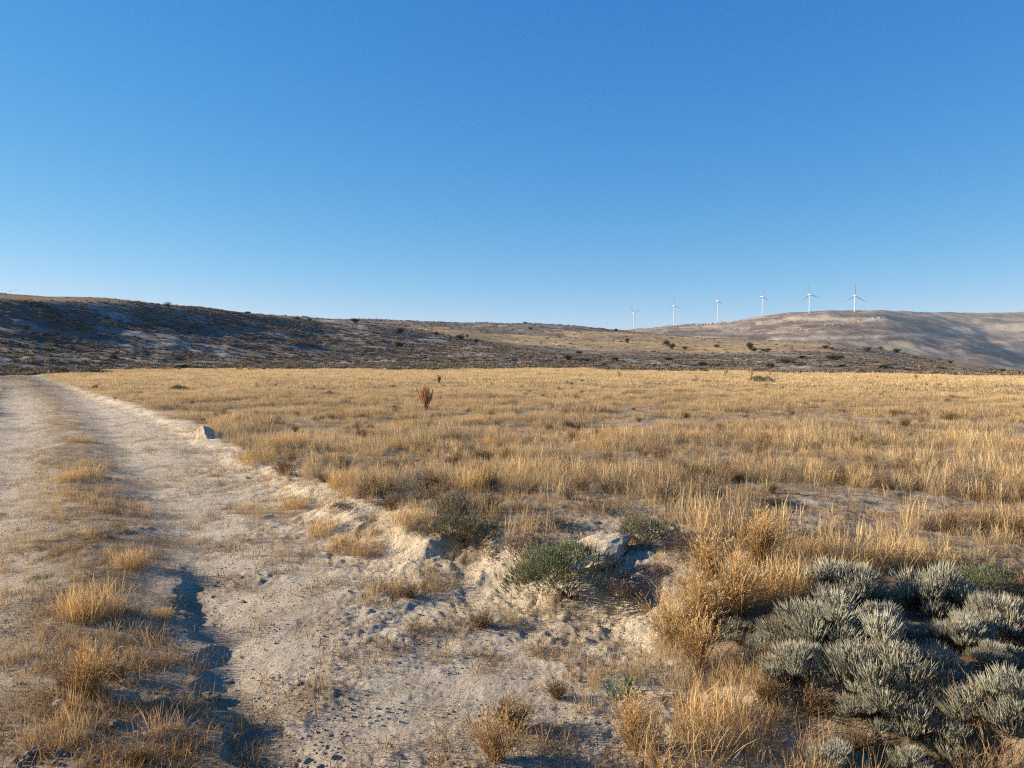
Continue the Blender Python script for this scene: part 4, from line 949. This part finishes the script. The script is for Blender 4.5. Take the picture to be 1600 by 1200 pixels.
BUSHES = [ # px, py foot, width px, height px, label
 (388, 490, 10, 4, 'dark bush on the crest of the left hill, left one of three'), (464, 499, 9, 5, 'dark bush on the crest of the left hill, middle one of three'), (484, 500, 8, 4, 'dark bush on the crest of the left hill, right one of three'),
 (555, 505, 16, 9, 'bush on the skyline just where the left hill meets the next slope'), (625, 521, 16, 10, 'bush on the dark descending shoulder of the left hill'), (624, 543, 14, 11, 'upright green bush in the shaded face of the left hill'),
 (717, 531, 18, 9, 'wide bush where the golden strip begins'), (730, 528, 4, 7, 'thin upright bush right of the wide bush by the golden strip'), (744, 536, 9, 9, 'dark bush below the golden strip'),
 (680, 524, 12, 6, 'bush on the shoulder left of the golden strip'), (821, 506, 8, 4, 'tiny bush on the skyline above the golden slope'), (829, 515, 8, 5, 'small bush below the skyline on the golden slope'), (963, 514, 7, 5, 'dark bush on the skyline left of the turbines'), (980, 536, 7, 9, 'small upright bush in the golden strip'),
 (1042, 541, 13, 12, 'leafy bush in the golden strip, left one of a pair'), (1050, 546, 12, 11, 'grey bush in the golden strip, right one of a pair'), (1070, 546, 10, 6, 'low bush right of the pair in the golden strip'), (1120, 543, 10, 6, 'small bush at the middle of the golden strip'),
 (1170, 546, 14, 12, 'tall dark bush above the brown band'), (1178, 549, 12, 7, 'dark bush touching the tall dark bush'), (1197, 549, 16, 6, 'long low dark bush right of the tall dark bush'), (1288, 545, 15, 6, 'dark round bush at the right end of the golden strip'), (1300, 547, 7, 6, 'brown bush beside the dark round bush'),
 (1304, 562, 28, 10, 'widest dark bush in the right scrub slope'), (1255, 560, 14, 5, 'low bush left of the widest dark bush'), (1228, 568, 24, 9, 'spreading dark bush below the low bush'), (1204, 574, 12, 8, 'dark bush near the field edge at the right'), (1317, 573, 14, 5, 'dark bush under the widest dark bush'),
 (1355, 550, 10, 8, 'bush at the right shoulder before the far tan field'), (1375, 546, 8, 6, 'small bush left of the tan field'), (1402, 552, 14, 8, 'dark bush in front of the tan field'), (1430, 560, 6, 5, 'tiny bush right of the tan field, left one'), (1468, 560, 6, 6, 'tiny bush right of the tan field, right one'),
 (1485, 565, 9, 7, 'bush on the end of the scrub shoulder at the right'), (887, 562, 14, 9, 'green bush at the foot of the left hill tail'), (905, 553, 10, 6, 'small dark bush above the green bush at the hill tail'), (960, 563, 14, 6, 'dark bush in the whitish scrub'), (1045, 563, 16, 6, 'bush above the whitish scar'),
 (1098, 571, 16, 7, 'dark bush near the field edge right of the whitish scar'), (945, 572, 12, 5, 'dark bush near the field edge left of the whitish scar'), (285, 576, 34, 8, 'dark spreading bush at the foot of the left hill'), (175, 560, 16, 8, 'dark bush in the lower face of the left hill'), (1380, 575, 18, 6, 'dark bush in the whitish patch at the right'), (1470, 577, 12, 5, 'last low bush before the right end of the field')]
random.seed(14)
for k, (px, py, wd, hp, lb) in enumerate(BUSHES):
    x, y, z = at(px, py)
    if y > 900: x, y, z = at(px, py + 4)
    s = wd / F * y / 1.0; sz = hp / F * y / .85; c_, t_ = BU[k % 3]
    r_ = empty('bush', (x, y, z - .1), random.uniform(0, 6), (s, s, sz)); tag(r_, lb, 'bush', 'bushes on the slopes'); link('crown', c_, r_); link('trunk', t_, r_)
# dry stalks along the crest of the left hill
for k, (px, py, hp) in enumerate(((10, 459, 7), (108, 466, 4), (117, 466, 3), (168, 470, 5), (170, 470, 4), (180, 471, 5), (218, 474, 4), (228, 475, 4), (236, 475, 3), (295, 485, 4), (303, 485, 5), (310, 486, 5), (332, 488, 3), (432, 495, 3))):
    x, y, z = at(px, py + 2); s = hp / F * y * 1.6; 
    lbs = ('dry stalk at the very left of the hill crest', 'dry stalk on the crest, left one of the second pair', 'dry stalk on the crest, right one of the second pair', 'tallest stalk of the trio on the left crest', 'middle stalk of the trio on the left crest', 'right stalk of the trio on the left crest', 'first of three stalks left of the small crest tree', 'second of three stalks left of the small crest tree', 'stalk closest left of the small crest tree',
           'first of three stalks right of the small crest tree', 'second of three stalks right of the small crest tree', 'third of three stalks right of the small crest tree', 'short stalk on the crest between tree and left crest bush', 'short stalk on the crest between the crest bushes')
    tag(link('dry_stalk', SK[k % 3], None, (x, y, z - .2), (0, 0, k), (s * 3, s * 3, s)), lbs[k], 'stalk', 'stalks on the hill crest')

# far limestone outcrop on the crest
p0 = at(1118, 507); e = empty('rock_outcrop', p0); tag(e, 'row of grey limestone crags on the crest of the far hill under a turbine', 'crags')
om = [rock_mesh('crag', 90 + k, M_CLOD, 2, .35, 1.0, 8) for k in range(3)]
random.seed(15)
for k in range(20):
    px = 1082 + k * 3.8; py = np.interp(px, [1082, 1110, 1160], [508, 506, 501]); x, y, z = at(px, py + random.uniform(-.5, 1.5)); y2 = y
    s = y / F * random.uniform(1.6, 2.8) * (1.0 if px < 1140 else .7)
    link('crag', om[k % 3], e, (x - p0[0], y2 - p0[1], z - p0[2] + s * .2), (0, 0, random.random() * 6), (s * 1.2, s * 1.2, s * random.uniform(.7, 1.1)))
# pale boulders on the spur
CRAGS = ((1245, 516, 4, 'left crag of the pair below the fourth turbine'), (1252, 514, 5, 'right crag of the pair below the fourth turbine'), (1262, 517, 4, 'lower crag under the fifth turbine'), (1302, 507, 4, 'crag midway between the fifth and the last turbine'), (1310, 505, 4, 'upper crag just left under the last turbine'), (1318, 507, 5, 'wider crag left under the last turbine'),
         (1335, 504, 4, 'crag straight below the last turbine'), (1342, 502, 5, 'crag just right under the last turbine'), (1290, 508, 4, 'crag just right under the fifth turbine'), (1365, 498, 6, 'left white crag on the top of the spur'), (1375, 497, 6, 'right white crag on the top of the spur'), (1230, 518, 4, 'leftmost pale crag on the near spur'))
for k, (px, py, wd, lb) in enumerate(CRAGS):
    x, y, z = at(px, py); s = wd / F * y * .5
    tag(link('crag', om[k % 3], None, (x, y, z), (0, 0, k), (s, s, s * .8)), lb, 'crag', 'crags on the far spur')

# ------------------------------------------------------------------ wind turbines
def lathe(prof, n=20):
    v = []; q = []
    for r_, z_ in prof:
        for i in range(n): a_ = 2 * math.pi * i / n; v.append((r_ * math.cos(a_), r_ * math.sin(a_), z_))
    for k in range(len(prof) - 1):
        for i in range(n): j = (i + 1) % n; q.append((k * n + i, k * n + j, (k + 1) * n + j, (k + 1) * n + i))
    return v, q
v, q = lathe([(2.3, 0), (2.05, .3), (1.75, .65), (1.4, 1.0)]); TOW = mesh_np('tower', np.array(v), np.array(q), None, M_WHITE, True)
v, q = lathe([(0.01, 3.6), (1.0, 3.2), (1.9, 2.0), (2.2, 0), (2.0, -1.2), (.01, -1.3)], 16); HUB = mesh_np('hub', np.array([(a_, -c_, b__) for a_, b__, c_ in v]), np.array(q), None, M_WHITE, True)
sec = [(-.5, -1.0), (-.15, -1.0), (.5, -.85), (.62, .2), (.5, 1.0), (-.5, 1.0), (-.62, .2)]
vs = []; qs = []
ys = [(-3.2, .75, .8), (-2.2, 1.0, 1.0), (2, 1.08, 1.05), (8, 1.0, 1.0), (10.5, .7, .75)]
for yy, sx, sz_ in ys:
    for (a_, c_) in sec: vs.append((a_ * 3.9 * sx, yy, c_ * 2.0 * sz_))
n = len(sec)
for k in range(len(ys) - 1):
    for i in range(n): j = (i + 1) % n; qs.append((k * n + i, k * n + j, (k + 1) * n + j, (k + 1) * n + i))
me = bpy.data.meshes.new('nacelle'); me.from_pydata(vs, [], qs + [tuple(range(n))[::-1], tuple(range(n * 4, n * 5))]); me.materials.append(M_WHITE); NAC = me
vs = []; qs = []; st_ = [(0, 1.1, 1.0, .2), (.05, 1.15, 1.0, .3), (.16, 2.3, .7, .35), (.22, 2.5, .55, .28), (.5, 1.7, .32, .14), (.8, 1.0, .18, .05), (.97, .5, .08, 0), (1.0, .12, .03, 0)]
for t_, ch, th_, tw in st_:
    for i in range(10):
        a_ = 2 * math.pi * i / 10; cx = ch * math.cos(a_) + (ch * .35 if t_ > .1 else 0); cy = th_ * math.sin(a_)
        vs.append((cx * math.cos(tw) - cy * math.sin(tw), cx * math.sin(tw) + cy * math.cos(tw), 56 * t_))
for k in range(len(st_) - 1):
    for i in range(10): j = (i + 1) % 10; qs.append((k * 10 + i, k * 10 + j, (k + 1) * 10 + j, (k + 1) * 10 + i))
BLD = mesh_np('blade', np.array(vs), np.array(qs), None, M_WHITE, True)
TURB = [(990.5, 489, 5100, (141, 28, 266), 35, 'leftmost and most distant white wind turbine, its foot behind the dark slope'),
        (1053, 477.5, 4700, (97, -19, 221), 25, 'second white wind turbine from the left, over the end of the far hill'),
        (1121.5, 470, 4300, (91, -22, 218), 45, 'third white wind turbine from the left, standing behind the limestone crags'),
        (1191.5, 463.5, 3900, (92, -25, 205), 38, 'fourth white wind turbine from the left, on the rising crest'),
        (1265, 460.5, 3500, (104, -14, 214), 15, 'fifth white wind turbine from the left, one blade nearly level to the right'),
        (1335.5, 462, 3300, (91, -29, 211), 5, 'rightmost white wind turbine, blades in an upright three-pointed star')]
for k, (px, py, d, angs, yaw, lb) in enumerate(TURB):
    a_, b1 = ray(px, py); x, y, hz = a_ * d, d, CAM_Z + b1 * d; gz = Hs(x, y); L = max(hz - gz, 40)
    print('turbine', k, 'tower', round(hz - gz, 1))
    base = min(gz, hz - 70) - 1
    r_ = empty('wind_turbine', (x, y, base), math.radians(yaw)); tag(r_, lb, 'wind turbine', 'wind turbines on the far ridge')
    link('tower', TOW, r_, (0, 0, 0), (0, 0, 0), (1, 1, hz - base - 1.5))
    link('nacelle', NAC, r_, (0, 0, hz - base))
    hb = link('hub', HUB, r_, (0, -4.4, hz - base))
    for g_ in angs: link('blade', BLD, r_, (0, -5.0, hz - base), (0, math.radians(90 - g_), 0))
